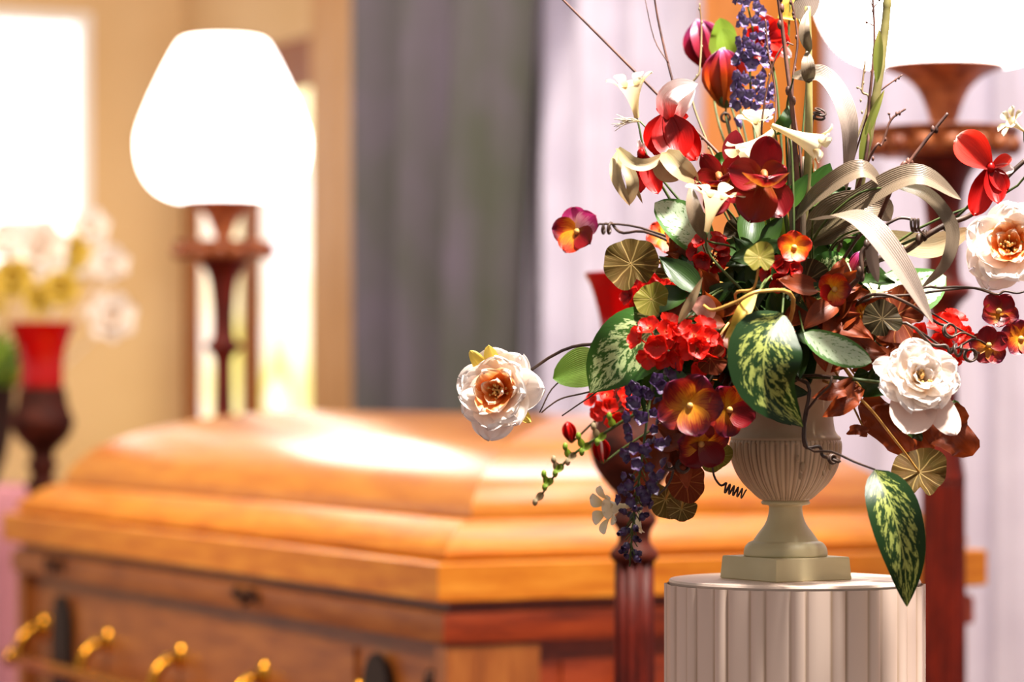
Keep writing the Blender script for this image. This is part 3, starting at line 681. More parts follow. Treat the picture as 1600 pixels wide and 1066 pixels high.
# ------------------------------------------------------------ pedestal and urn
pc = W(1241.5, 905, 2.9); zp = 1.25-.295/5*2.9; c = V((pc.x, 2.9, 0)); PR = .1169
T = thing('pedestal', 'white fluted column pedestal carrying the urn of flowers', 'pedestal', c)
def flute(q):
    if q < .62: x = q/.62; return .55-.55*sin(pi*x)**.45+.12*sin(pi*x)
    x = (q-.62)/.38; return .55-.75*sin(pi*x)**.6
m = MB(); m.add(*lathe([(PR-.003, .12)]+[(PR, .13+(zp-.14)*i/6) for i in range(7)]+[(PR, zp-.004)], c, 500, 20, .006, None, False, flute)); m.build('fluted_shaft', ped_f, T)
m = MB(); m.add(*lathe([(PR-.012, zp-.012), (PR-.004, zp-.006), (PR-.003, zp-.002), (PR-.004, zp)], c, 128)); m.build('top_slab', ped_m, T, angle=40)
m = MB(); m.add(*lathe([(PR+.02, 0), (PR+.02, .05), (PR+.012, .06), (PR+.012, .09), (PR, .12)], c, 96)); m.build('base', ped_m, T, angle=40)
uc = V(((1227.5-800)/5000*2.9, 2.9, 0)); k = .00058
T = thing('flower_urn', 'antique cream footed urn with fluted bowl on the white pedestal', 'urn', V((uc.x, uc.y, zp)))
def zy(y): return 1.25-(y-610)*k
s = .083/2; rot = Matrix.Rotation(R(32), 4, 'Z'); zt_ = zy(869)
vs = []
for z, q in ((zp, s), (zp+.001, s*1.02), (zt_-.001, s*.985), (zt_, s*.97)):
    vs += [V((uc.x, uc.y, z))+rot @ V((x*q, y*q, 0)) for x, y in ((-1, -1), (1, -1), (1, 1), (-1, 1))]
fs = [(3, 2, 1, 0), (12, 13, 14, 15)]
for i in range(3): fs += [(i*4+j, i*4+(j+1) % 4, (i+1)*4+(j+1) % 4, (i+1)*4+j) for j in range(4)]
mk('plinth', vs, fs, plinth_m, T, smooth=False)
m = MB(); m.add(*lathe([(r*k, zy(y)) for r, y in smoothprof([(64, 869), (65.5, 866), (64, 856), (59, 849), (55, 846.5), (51, 845), (49, 842), (42, 832), (33, 820), (28, 808), (26, 796), (27, 790), (36, 788.5), (38, 785), (36, 782)], 4)], uc, 96)); m.build('foot', plinth_m, T, angle=60)
def gad(q): return abs(cos(pi*q))**6
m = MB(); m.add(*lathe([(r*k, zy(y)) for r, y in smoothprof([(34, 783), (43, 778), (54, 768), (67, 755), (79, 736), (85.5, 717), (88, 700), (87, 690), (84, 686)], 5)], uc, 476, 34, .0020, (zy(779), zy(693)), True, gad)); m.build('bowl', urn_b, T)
m = MB(); m.add(*lathe([(r*k, zy(y)) for r, y in smoothprof([(85, 689), (86, 684), (80, 678), (76, 668), (74, 645), (76, 615), (81, 590), (90, 566), (93, 561), (91, 558), (86, 562), (74, 590), (68, 620)], 4)], uc, 96)); m.build('neck', urn_m, T, angle=60)
# applied swag of leaf relief on the bowl
m = MB()
for (x, y, r_) in ((1240, 715, 3.2), (1248, 728, 4), (1244, 742, 3), (1290, 716, 3.5), (1296, 728, 3), (1284, 738, 2.5)):
    a = math.asin(min(.99, (x-1227.5)/92)); rad = 86*k; m.add(*blob(uc+V((sin(a)*rad, -cos(a)*rad, zy(y))), (r_*k, .002, r_*k*2), 8, 5))
m.build('relief_swag', urn_m, T)
o_ = MB(); o_.add(*lathe([(.002, zy(600)), (.035, zy(596)), (.044, zy(580)), (.035, zy(572)), (.002, zy(569))], uc, 24)); o = o_.build('floral_moss', mottled('moss', '1c1408', '2c3010', 120, .95, bump=1), None); tag(o, 'dark moss filling the mouth of the urn', 'moss'); o['kind'] = 'stuff'

# ------------------------------------------------------------ the bouquet
# peonies
rose(778, 612, 2.86, 68, face(-.35, .15), 'white ruffled peony reaching out furthest left, above the casket', 20, via=[W(1130, 590, 2.84), W(1000, 548, 2.83), W(930, 538, 2.84), W(870, 552, 2.85)], stmat='twigd', inner='peach', extra=[(14, 1.2, .35, 20, 'ochre'), (-10, 1.15, .4, 20, 'ochre'), (-150, 1.15, .3, 10, 'ochre')])
rose(1440, 590, 2.76, 60, face(.1, .35), 'white peony with two drooping pale petals at lower right of the urn', 50, extra=[(112, 1.6, 1.25, 0, 'pinkw2'), (-202, 1.75, .8, 0, 'pinkw2'), (24, 1.35, .7, 5, 'white')], via=[W(1300, 590, 2.8), W(1400, 600, 2.8)])
rose(1578, 385, 2.86, 70, face(-.2, .2), 'large white peony with peach heart at the right edge of the bouquet', 10, inner='peach', via=[W(1330, 440, 2.9), W(1480, 360, 2.92)], stmat='twigd')
# trumpets
trumpet(995, 184, 2.9, 72, V((-.18, -.3, .9)), 'white trumpet blossom standing upright at upper left beside the bare twig', 52, 24, open_=60, via=[W(1130, 400, 2.9), W(1020, 260, 2.9)])
trumpet(1214, 200, 2.8, 88, V((-.85, -.35, -.85)), 'cream lily hanging down left of the burgundy orchid heart', 64, 26, open_=60, via=[W(1240, 420, 2.82), W(1236, 230, 2.82)])
trumpet(1206, 196, 2.78, 105, V((.9, -.15, -.42)), 'cream lily pointing right above the silver blades', 52, 24, open_=60, via=[W(1235, 420, 2.84), W(1215, 230, 2.8)])
trumpet(1104, 362, 2.76, 80, V((.2, -.3, .95)), 'white trumpet blossom opening upward below the burgundy orchid', 54, 30, open_=40, via=[W(1180, 480, 2.78), W(1110, 400, 2.77)])
trumpet(1190, 235, 2.9, 60, V((-.15, -.3, .9)), 'pale star blossom above the burgundy orchid, tips pointing up', 24, 28, open_=60)
trumpet(1365, 500, 2.84, 60, V((.1, -.3, .9)), 'small white blossom under the drooping silver blades', 30, 18, open_=55)
trumpet(988, 790, 2.80, 60, V((-.85, -.5, -.1)), 'white trumpet blossom pointing left beside the hanging violet spike', 40, 28, open_=48, via=[W(1110, 560, 2.8), W(1050, 680, 2.82), W(1020, 770, 2.84)])
trumpet(1003, 790, 2.87, 44, V((-.25, 0, -.9)), 'cream closed blossom hanging behind the end of the violet spike', 22, 12, open_=75, via=[W(1110, 580, 2.84), W(1050, 690, 2.87), W(1010, 770, 2.87)])
trumpet(1600, 205, 2.8, 40, V((-.5, -.3, .3)), 'small white blossom cut by the right edge above the peony', 24, 18, open_=40, via=[W(1400, 380, 2.85), W(1590, 290, 2.82)])
# red fuchsia-like flowers
def fuchsia(px, py, Y, sc_, label, tops, downs, f=V((0, -1, 0)), via=None, bells=()):
    T = FT('fuchsia', label, 'flower'); P = W(px, py, Y)
    for (nm, mt, lst) in (('sepal', 'pinkw', tops), ('petal', 'red', downs)):
        for (dx, dz, dy, L, wd, curl, *mm) in lst:
            m = MB(); petal(m, P, V((dx, dy, dz)), V((0, -1, .1)) if abs(dy) < .8 else V((0, 0, 1)), S(L, Y), S(wd, Y), 'wide' if nm == 'petal' else 'round', curl, .45, .04, 4, 10, 8); m.build(nm, M[mm[0] if mm else mt], T)
    for q, wq in bells: m = MB(); leafpath(m, [W(*z) for z in q], S(wq), 'blade', V((.2, -1, .1)), .5); m.build('sepal', M['pinkw'], T)
    m = MB(); m.add(*blob(P, (.004, .004, .005))); m.build('calyx', M['red'], T)
    stem(T, P, None, .0013, M['stemg'], via); return T
fuchsia(1042, 180, 2.84, 1, 'big red blossom with one pinkish white sepal, upper left of the bouquet', [(1, -.1, 0, 34, 14, .4, 'red'), (-.8, .5, 0, 20, 8, .2, 'red')],
        [(-.28, -1, -.05, 66, 56, .2), (.22, -1, -.25, 80, 66, .3), (.6, -1, -.1, 88, 50, .4), (.3, -1, .3, 70, 60, .2)], bells=[([(1046, 184, 2.83), (1040, 158, 2.82), (1058, 140, 2.82), (1090, 131, 2.83)], 34), ([(1052, 184, 2.84), (1066, 164, 2.83), (1086, 134, 2.83)], 22)], via=[W(1120, 420, 2.88), W(1072, 270, 2.86), W(1055, 220, 2.86)])
fuchsia(1002, 240, 2.87, 1, 'red petals hanging below the curled dry husk leaf at upper left', [(-.2, 1, 0, 22, 8, .2, 'pinkw'), (.3, 1, 0, 18, 7, .2, 'pinkw')], [(-.05, -1, 0, 62, 26, .2), (.4, -1, -.1, 70, 32, .2)], via=[W(1110, 420, 2.9), W(1040, 300, 2.9)])
fuchsia(1548, 262, 2.8, 1, 'red blossom with a tall upright petal above the right peony', [(-.65, .6, -.1, 72, 56, -.2, 'coral'), (.6, .35, -.1, 36, 20, -.3, 'coral'), (.9, -.1, 0, 36, 18, .2, 'pinkw')],
        [(-.35, -1, .1, 80, 40, .3), (.15, -1, -.1, 62, 34, .5), (.5, -.8, 0, 46, 28, .5)], via=[W(1350, 420, 2.86), W(1480, 350, 2.84), W(1530, 300, 2.82)])
fuchsia(1196, 62, 2.98, 1, 'vivid red open blossom high beside the violet spike', [(0, 1, -.2, 40, 34, .2, 'coral'), (.8, .6, -.2, 42, 34, .2, 'redhot')], [(-.9, .1, -.3, 40, 32, .3, 'redhot'), (.9, -.2, -.3, 42, 34, .3, 'redhot'), (-.35, -.8, -.3, 42, 30, .3, 'redhot'), (.35, -.9, -.3, 42, 32, .3, 'redhot'), (1, -.75, -.1, 50, 20, .3, 'pinkw')], via=[W(1230, 400, 2.95), W(1215, 150, 2.97)])
# geranium clusters
head(1032, 535, 2.76, 34, 'red geranium cluster in front of the left variegated leaf', 11, 'redhot', 21, 2, via=[W(1150, 560, 2.8), W(1080, 550, 2.8)])
head(1088, 540, 2.75, 34, 'red geranium cluster left of the large mottled leaf', 12, 'redhot', 21, 5)
head(952, 632, 3.02, 32, 'blurred red geranium cluster over the dark candle stand', 12, 'redhot', 15, 8, via=[W(1130, 600, 2.95), W(1030, 630, 3.0)])
head(1110, 395, 2.82, 26, 'dark red cluster under the upright white trumpet blossom', 9, 'red', 17, 11)
head(1052, 475, 2.82, 30, 'red cluster behind the small yellow green leaf', 10, 'redhot', 19, 14)
head(1008, 462, 2.96, 26, 'dark red cluster touching the rim of the red candle glass', 9, 'red', 17, 15)
head(1478, 530, 2.92, 36, 'red cluster between the lower right peony and the lamp column', 11, 'redhot', 22, 17, via=[W(1320, 560, 2.9), W(1420, 545, 2.92)])
head(1222, 425, 2.8, 24, 'dark red cluster left of the veined leaf at the centre of the bouquet', 8, 'red', 16, 19)
# pansies
PO = ('pansym', 'pansy', 'pansym', 'pansyo', 'burg')
pansy(903, 362, 2.97, 42, face(-.35, .0), 'small magenta and orange pansy alone at far left on a curly stem', PO, 15, via=[W(1130, 420, 2.9), W(1020, 362, 2.94), W(945, 350, 2.96)])
pansy(1040, 372, 2.99, 34, face(.1, .5), 'blurred orange pansy behind the round brown geranium leaf', ('pansyo',)*5, 40)
pansy(1078, 635, 2.73, 56, face(-.1, .15), 'large purple and gold pansy right of the violet spike', ('pansy',)*5, -25)
pansy(1138, 640, 2.76, 46, face(.3, -.1), 'dark burgundy and orange pansy just left of the urn neck', ('pansy', 'pansy', 'pansyo', 'pansy', 'burg'), 30)
pansy(1095, 692, 2.77, 46, face(.1, -.45), 'lowest burgundy pansy beside the urn bowl', ('burg', 'pansy', 'pansy', 'burg', 'burg'), 10)
pansy(1240, 388, 2.76, 30, face(.1, .2), 'orange pansy at the centre of the bouquet under the tall stalks', ('pansyo',)*5, -5)
pansy(1303, 452, 2.76, 30, face(.1, -.1), 'red and orange pansy in front of the light green leaf right of centre', ('pansyo', 'red', 'pansyo', 'pansyo', 'pansy'), 50)
pansy(1348, 490, 2.8, 24, face(.4, 0), 'small orange pansy left of the dark veined leaf', ('pansyo',)*5, 0)
pansy(1560, 487, 2.84, 33, face(0, .1), 'topmost burgundy pansy of the three beneath the right peony', ('burg', 'pansy', 'pansy', 'burg', 'burg'), 180, via=[W(1330, 480, 2.8), W(1430, 460, 2.82), W(1520, 450, 2.84), W(1556, 462, 2.84)])
pansy(1545, 540, 2.82, 33, face(-.1, .1), 'lower left burgundy pansy of the three beneath the right peony', ('burg', 'pansy', 'pansy', 'burg', 'burg'), 150, via=[W(1310, 520, 2.8), W(1400, 500, 2.8), W(1480, 545, 2.8), W(1520, 530, 2.81)])
pansy(1594, 530, 2.82, 33, face(.1, .1), 'rightmost burgundy pansy cut by the right edge of the photo', ('pansy',)*5, 0, via=[W(1310, 540, 2.84), W(1400, 470, 2.84), W(1530, 530, 2.83)])
# orchids
def orchid(px, py, Y, Rp, f, label, roll, pet, via=None):
    T = FT('orchid', label, 'flower'); P = W(px, py, Y); Rm = S(Rp, Y); fr = frame(f, roll)
    for a, L, wd, t, cu in pet:
        d, nn = radial(fr, a, t); m = MB(); petal(m, P, d, nn, L*Rm, wd*Rm, 'wide', cu, .3, .05, 4, 12, 10); m.build('petal', M['burg'], T)
    m = MB(); d, nn = radial(fr, 180, 40); petal(m, P+fr[0]*.004, d, nn, Rm*.75, Rm*.9, 'wide', 1.5, .6, .09, 5, 14, 12); m.build('lip', M['lip'], T)
    m = MB(); m.add(*tube([P, P+fr[0]*.008+fr[1]*.006, P+fr[0]*.016], (.004, .0025), n=6)); m.build('column', M['stamenr'], T)
    stem(T, P, fr[0], .0018, M['stemg'], via); return T
orchid(1192, 283, 2.76, 84, face(.05, .1), 'largest burgundy orchid at the upper centre of the bouquet', 0, [(-5, .85, .62, 10, .3), (75, .75, .62, 15, .2), (-62, .5, .55, 10, .4), (160, .95, .8, 12, .4), (205, .8, .75, 5, .3)])
orchid(1128, 285, 2.83, 62, face(-.2, .1), 'smaller burgundy orchid behind the white trumpet blossom', 20, [(15, .9, .5, 10, .6), (75, .9, .7, 20, .8), (-70, 1, .7, 10, .5), (150, 1.0, .7, 10, .4), (210, .8, .6, 12, .3)])
leafp = leaf([(1148, 262, 2.85), (1146, 235, 2.85), (1150, 203, 2.85)], 36, 'single dark burgundy petal leaf rising left of the cream lily', 'burg', 'oval', .2)
# buds
def bud(px, py, Y, rp, hp, axis, label, mats, via=None, name='flower_bud', n=4):
    T = FT(name, label, 'flower bud'); P = W(px, py, Y); fr = frame(axis, random.uniform(0, 90)); h = S(hp, Y); w = S(rp, Y)
    for k in range(n):
        m = MB(); d, nn = radial(fr, k*360/n, 62); petal(m, P, d, nn, h*1.05, w*1.7, 'wide', .95, .7, .02, 4, 10, 8); m.build('petal', M[mats[k % len(mats)]], T)
    m = MB(); m.add(*blob(P+fr[0]*h*.1, (w*.3, w*.3, h*.12), 8, 6)); m.build('calyx', M['stemg'], T)
    stem(T, P, fr[0], .0012, M['stemg'], via); return T
bud(1134, 168, 3.02, 40, 92, V((-.05, 0, 1)), 'orange red tulip bud with mauve tip left of the violet spike', ('podr',), via=[W(1200, 420, 2.96), W(1140, 210, 3.0)])
bud(1114, 112, 3.1, 38, 84, V((-.3, 0, 1)), 'blurred purple red bud at the top, left of the lime leaf', ('plum',), via=[W(1205, 430, 2.98), W(1125, 200, 3.06)])
bud(893, 692, 3.03, 13, 34, V((-.2, -.1, 1)), 'small blurred red bud above the green sprig at lower left', ('red',), via=[W(1110, 600, 2.98), W(960, 640, 3.02)])
bud(942, 724, 3.0, 16, 40, V((-.1, -.1, 1)), 'red bud with pale tip in front of the dark candle cup', ('red', 'red', 'pinkw', 'red'), via=[W(1110, 620, 2.96), W(990, 690, 3.0)])
bud(1325, 440, 2.84, 13, 50, V((.4, -.1, 1)), 'plum bud right of the light green leaf', ('plum',))
# violet spikes
spike([W(1176, 178, 2.97), W(1172, 110, 2.97), W(1178, 60, 2.97), W(1160, -30, 2.97)][::1], 'upright violet flower spike rising out of the top of the photo', 98, 54, 'violetl', 21, 4, 2)
spike([W(1022, 585, 2.76), W(1012, 650, 2.75), W(1000, 740, 2.75), W(990, 810, 2.76), W(984, 885, 2.77)], 'violet flower spike hanging down left of the urn', 98, 64, 'violet', 23, 6, .68)
# leaves
leaf([(1222, 492, 2.72), (1196, 540, 2.70), (1200, 605, 2.70), (1254, 667, 2.72)], 116, 'largest mottled green leaf hanging over the urn neck', 'var1', 'drop', .3, 0, petiole=True)
leaf([(1050, 492, 2.80), (1000, 530, 2.78), (955, 570, 2.78), (922, 614, 2.8)], 108, 'broad pale mottled leaf left of the red geraniums, tip pointing lower left', 'var2', 'drop', .3)
leaf([(942, 565, 2.9), (910, 575, 2.9), (864, 592, 2.9)], 64, 'lime ribbed leaf between the left peony and the mottled leaf', 'hosta', 'oval', .3, via=[W(1100, 580, 2.88), W(1000, 560, 2.9)])
leaf([(1367, 734, 2.74), (1392, 790, 2.72), (1412, 870, 2.72), (1417, 948, 2.73)], 82, 'long mottled green leaf hanging past the pedestal edge at right', 'var1', 'leaf', .35, via=[W(1300, 590, 2.76), W(1262, 640, 2.78), W(1262, 700, 2.78), W(1300, 706, 2.76), W(1335, 722, 2.75)], stm=M['twigd'])
leaf([(1110, 395, 2.84), (1072, 352, 2.83), (1023, 317, 2.84)], 66, 'white frosted green leaf left of the upright trumpet blossom', 'var3', 'oval', .2)
leaf([(1102, 375, 2.77), (1085, 330, 2.76), (1078, 288, 2.77)], 26, 'narrow olive leaf hugging the upright white trumpet blossom', 'khaki', 'leaf', .3)
leaf([(1380, 430, 2.88), (1425, 455, 2.87), (1478, 432, 2.88)], 76, 'white frosted leaf behind the longest silver blade at right', 'var3', 'oval', .15)
leaf([(1262, 440, 2.84), (1300, 425, 2.83), (1332, 410, 2.84)], 66, 'bright green mottled leaf right of the centre pansy', 'var2', 'oval', .2)
leaf([(1256, 520, 2.76), (1310, 548, 2.74), (1362, 566, 2.74)], 48, 'smooth pale green leaf pointing right to the lower peony', 'var3', 'oval', .15)
leaf([(1232, 452, 2.8), (1285, 470, 2.79), (1325, 478, 2.8)], 52, 'dark mottled leaf under the red and orange pansy', 'var1', 'oval', .2)
leaf([(1148, 262, 2.88), (1128, 250, 2.87), (1112, 258, 2.88)], 26, 'small green leaf left of the burgundy orchid', 'green', 'leaf')
leaf([(1112, 85, 3.06), (1130, 60, 3.06), (1125, 28, 3.06)], 42, 'lime leaf between the purple bud and the top violet spike', 'lime', 'oval', .15, via=[W(1210, 400, 2.98), W(1150, 190, 3.04)])
leaf([(1155, 100, 3.05), (1140, 75, 3.04), (1128, 45, 3.04)], 40, 'second lime leaf tucked over the purple bud', 'lime', 'oval', .15, via=[W(1210, 400, 2.98), W(1160, 190, 3.04)])
leaf([(1208, 210, 2.85), (1226, 190, 2.84), (1232, 165, 2.85)], 22, 'small green leaf above the cream lilies', 'green', 'leaf')
leaf([(1250, 370, 2.86), (1272, 310, 2.86), (1297, 255, 2.86)], 50, 'upright green leaf behind the silver blades', 'green', 'blade', .2)
leaf([(1225, 330, 2.82), (1245, 300, 2.82), (1262, 272, 2.82)], 28, 'green leaf right of the burgundy orchid', 'green', 'leaf')
leaf([(1205, 420, 2.86), (1212, 360, 2.86), (1222, 320, 2.86)], 40, 'green leaf below the burgundy orchid among the stalks', 'lime', 'blade', .2)
leaf([(1370, 365, 2.9), (1450, 385, 2.9), (1520, 358, 2.9)], 40, 'pale ribbed leaf under the curled brown branch at right', 'husk', 'oval', .2)
leaf([(1010, 620, 2.84), (1000, 590, 2.84), (1008, 650, 2.84)], 20, 'narrow dark green leaf beside the violet spike', 'green', 'leaf')
leaf([(1060, 505, 2.75), (1080, 470, 2.74), (1098, 433, 2.74)], 15, 'slender pale rolled leaf above the red geraniums', 'husk', 'leaf', .5)
leaf([(1180, 460, 2.73), (1155, 500, 2.71), (1136, 560, 2.72)], 24, 'tan pointed leaf hanging beside the large mottled leaf', 'ochre', 'point', .3)
leaf([(1172, 480, 2.72), (1150, 510, 2.71), (1132, 530, 2.71)], 18, 'tan forked leaf tip left of the large mottled leaf', 'ochre', 'leaf', .3)
leaf([(1235, 0, 2.98), (1230, 30, 2.98), (1240, -30, 2.98)], 30, 'ochre leaf at the top edge above the red blossom', 'ochre', 'oval', .1, via=[W(1235, 300, 2.96), W(1232, 80, 2.98)])
# round geranium leaves
gleaf(986, 412, 2.8, 42, face(-.15, .1), 'round brown veined leaf above the red candle glass', 'ger', 20)
gleaf(1187, 402, 2.7, 24, face(.05, .35), 'small yellow green veined leaf on a golden stalk at the centre', 'gery', 0, via=[W(1150, 470, 2.74), W(1178, 450, 2.71)])
gleaf(1018, 468, 2.78, 27, face(-.2, .2), 'yellow green veined leaf below the round brown one', 'gery', 50)
gleaf(1168, 372, 2.86, 38, face(-.1, .3), 'dark veined leaf under the burgundy orchid', 'gerd', -30)
gleaf(1378, 498, 2.77, 30, face(.05, .1), 'dark green leaf with pale star veins right of centre', 'gerd', 30, stm='twigd')
gleaf(1400, 492, 2.82, 46, face(-.1, .2), 'rust red veined leaf behind the dark star veined leaf', 'gerr', 60, stm='twigd')
gleaf(1352, 500, 2.86, 46, face(0, -.3), 'rust brown leaf half hidden at right of the urn mouth', 'gerr', 160, stm='twigd')
gleaf(1436, 738, 2.84, 42, face(.0, .4), 'low green veined leaf beside the long hanging mottled leaf', 'ger', 0, via=[W(1340, 620, 2.8), W(1400, 690, 2.82)])
gleaf(1072, 752, 2.88, 32, face(0, -.1), 'brown veined leaf hanging left of the urn bowl', 'gerr', 180, via=[W(1110, 640, 2.86)])
gleaf(1065, 795, 2.9, 24, face(0, .6), 'lowest small brown leaf between the candle stand and the urn', 'ger', 120, via=[W(1090, 700, 2.9)])
gleaf(1040, 780, 2.93, 30, face(.3, 0), 'olive leaf behind the hanging violet spike', 'ger', 190, via=[W(1090, 680, 2.9)])
gleaf(1118, 712, 2.88, 26, face(.2, -.2), 'olive green leaf touching the rim of the urn bowl', 'gery', 190)
gleaf(1258, 440, 2.8, 36, face(0, .3), 'dark brown veined leaf below the centre pansy', 'gerd', 60)
gleaf(1060, 415, 2.84, 34, face(-.5, .5), 'curled grey green leaf right of the round brown leaf', 'ger', 90, depth=.6)
gleaf(1110, 560, 2.74, 26, face(.1, -.1), 'pinkish round petal leaf behind the red geraniums', 'gerr', 100)
leaf([(1085, 470, 2.78), (1100, 480, 2.77), (1112, 500, 2.78)], 34, 'salmon pink petal leaf at the centre left', 'pink', 'oval', .3)
# rust leaves at lower right
for i, (a, wd, lb, mt, kd) in enumerate((
    ([(1340, 600, 2.8), (1305, 612, 2.78), (1268, 622, 2.78)], 28, 'orange rust leaf pointing left across the urn neck', 'rust', 'leaf'),
    ([(1345, 605, 2.8), (1320, 630, 2.78), (1285, 652, 2.78)], 34, 'darker rust leaf just under the orange one by the urn neck', 'rust', 'leaf'),
    ([(1350, 620, 2.86), (1380, 660, 2.85), (1420, 712, 2.86)], 60, 'dark rust leaf below the lower right peony', 'rust', 'oval'),
    ([(1440, 640, 2.88), (1480, 670, 2.86), (1520, 712, 2.87)], 70, 'amber rust leaf at the lower right tip of the bouquet', 'rust', 'oval'),
    ([(1420, 630, 2.9), (1430, 670, 2.89), (1445, 710, 2.9)], 60, 'rust leaf between the peony and the low veined leaf', 'rust', 'oval'),
    ([(1335, 585, 2.84), (1360, 600, 2.83), (1395, 600, 2.84)], 44, 'very dark leaf under the smooth pale green leaf', 'dkgreen', 'oval'),
    ([(1355, 680, 2.84), (1340, 672, 2.83), (1322, 678, 2.84)], 18, 'tiny dark leaf right of the urn bowl', 'rust', 'leaf'),
    ([(1390, 640, 2.86), (1420, 665, 2.85), (1440, 690, 2.86)], 30, 'dark green leaf behind the drooping peony petals', 'dkgreen', 'leaf'),
    ([(1470, 630, 2.88), (1490, 640, 2.87), (1510, 650, 2.88)], 24, 'small pale green leaf right of the lower peony', 'var3', 'leaf'))):
    leaf(a, wd, lb, mt, kd, .4, wave=.8, stm=M['gold'])
# silver and khaki blades
leaf([(1240, 118, 2.84), (1290, 122, 2.82), (1325, 190, 2.8), (1322, 300, 2.82)], 34, 'pale silver blade arching over and down right of the tall stalk', 'silver', 'blade', .25, name='grass_blade', nrm=V((.3, -1, .3)), via=[W(1240, 450, 2.86), W(1228, 200, 2.85)], n=22, cat='grass blade')
leaf([(1240, 345, 2.84), (1285, 300, 2.8), (1345, 266, 2.78), (1385, 296, 2.8)], 36, 'brown khaki blade arching right, highest of the low blades', 'khaki', 'blade', .3, name='grass_blade', n=22, nrm=V((0, -1, .6)), cat='grass blade')
leaf([(1262, 372, 2.84), (1340, 318, 2.8), (1430, 275, 2.77), (1502, 312, 2.78)], 42, 'long khaki blade reaching furthest right under the red blossom', 'khaki', 'blade', .3, name='grass_blade', n=24, nrm=V((0, -1, .6)), cat='grass blade')
leaf([(1400, 290, 2.78), (1450, 305, 2.78), (1487, 355, 2.78), (1478, 410, 2.78), (1440, 450, 2.8)], 22, 'thin blade curling back down at right', 'khaki', 'blade', .2, name='grass_blade', n=26, via=[W(1260, 400, 2.84), W(1330, 310, 2.8)], cat='grass blade')
leaf([(1270, 344, 2.8), (1340, 345, 2.74), (1400, 410, 2.72), (1458, 506, 2.72)], 46, 'longest silver blade drooping across the right side to a point', 'silver', 'blade', .35, name='grass_blade', n=26, nrm=V((.4, -1, .5)), cat='grass blade')
leaf([(1270, 380, 2.84), (1330, 350, 2.82), (1370, 345, 2.82)], 34, 'short khaki blade beneath the long ones', 'khaki', 'blade', .3, name='grass_blade', cat='grass blade')
leaf([(1362, 350, 2.76), (1362, 400, 2.77), (1372, 442, 2.78)], 20, 'narrow silver blade hanging down over the white blossom', 'silver', 'blade', .3, name='grass_blade', cat='grass blade')
leaf([(1256, 395, 2.86), (1300, 330, 2.84), (1370, 322, 2.84), (1392, 345, 2.86)], 46, 'broad dull olive blade behind the khaki ones', 'khaki', 'blade', .3, name='grass_blade', cat='grass blade', n=18)
leaf([(1248, 30, 2.9), (1262, -5, 2.9), (1240, -40, 2.9)], 38, 'white blade cut by the top edge beside the tall stalk', 'silver', 'blade', .2, name='grass_blade', via=[W(1240, 400, 2.88), W(1262, 100, 2.9)], cat='grass blade')
# dry husk
T = FT('dry_husk', 'curled dry tan husk leaf over the hanging red petals at upper left', 'dried leaf')
for a, wd, fo in (([(966, 232, 2.83), (985, 254, 2.81), (1012, 258, 2.81), (1044, 238, 2.82)], 20, .5), ([(1040, 238, 2.82), (1060, 262, 2.8), (1092, 284, 2.82)], 34, .5), ([(966, 238, 2.84), (962, 275, 2.82), (984, 322, 2.82)], 18, .4), ([(974, 252, 2.83), (988, 285, 2.82), (984, 320, 2.83)], 20, .4), ([(1030, 250, 2.84), (1036, 270, 2.84), (1060, 282, 2.84)], 26, .3), ([(985, 255, 2.83), (990, 285, 2.84), (1004, 318, 2.85)], 8, .3)):
    m = MB(); leafpath(m, [W(*q) for q in a], S(wd), 'blade', V((0, -1, .2)), fo, 0, 14, 6); m.build('husk_strip', M['husk'], T)
stem(T, W(1092, 284, 2.82), None, .0011)
# stalks and twigs
twig([(1235, 400, 2.88), (1140, 260, 2.9), (1030, 150, 2.92), (950, 70, 2.93), (880, 0, 2.94), (850, -30, 2.94)], 'bare brown twig slanting to the upper left corner of the bouquet', (.0018, .0009), seed=1, nubs=6)
twig([(1180, 420, 2.9), (1075, 200, 2.92), (1052, 130, 2.93), (1030, 40, 2.94), (1020, -20, 2.94)], 'dark bare twig, right of the pair at the top left', (.0018, .0008), seed=2, side=[[(1044, 98, 2.93), (1022, 60, 2.94), (1006, -10, 2.95)]])
twig([(1190, 420, 2.92), (1085, 170, 2.95), (1093, 110, 2.95), (1096, 50, 2.96), (1093, 5, 2.96)], 'pale pink twig rising left of the purple bud', (.0014, .0007), seed=3, mat='husk')
twig([(1246, 360, 2.84), (1240, 200, 2.84), (1228, 90, 2.85), (1214, -20, 2.85)], 'dark brown twig running straight up right of the red blossom', (.0026, .0018), seed=4, nubs=9, mat='twig')
twig([(1252, 300, 2.86), (1238, 150, 2.87), (1246, 60, 2.88), (1232, -20, 2.88)], 'thin dark twig crossing behind the straight brown one', (.0016, .0009), seed=5, nubs=7)
twig([(1200, 260, 2.88), (1190, 200, 2.88), (1205, 110, 2.88), (1225, 70, 2.88), (1240, 70, 2.88)], 'thin curved twig looping before the red blossom', (.0011, .0007), seed=6, nubs=4)
twig([(1212, 250, 2.87), (1212, 150, 2.88), (1200, 80, 2.88), (1196, 30, 2.88)], 'fine reddish twig in front of the red blossom petals', (.0011, .0007), seed=7)
twig([(1345, 280, 2.84), (1358, 160, 2.85), (1366, 70, 2.85), (1364, 0, 2.85), (1362, -20, 2.85)], 'thin twig with forks standing before the right lamp shade', (.0018, .0007), seed=8, side=[[(1365, 40, 2.85), (1354, 35, 2.85)], [(1365, 12, 2.85), (1374, 0, 2.85)], [(1365, 15, 2.85), (1358, -5, 2.85)]])
twig([(1345, 200, 2.9), (1347, 140, 2.9), (1352, 94, 2.9)], 'short pale pink twig left of the cane stem', (.0016, .0007), seed=9, mat='husk', side=[[(1347, 140, 2.9), (1340, 137, 2.9)]])
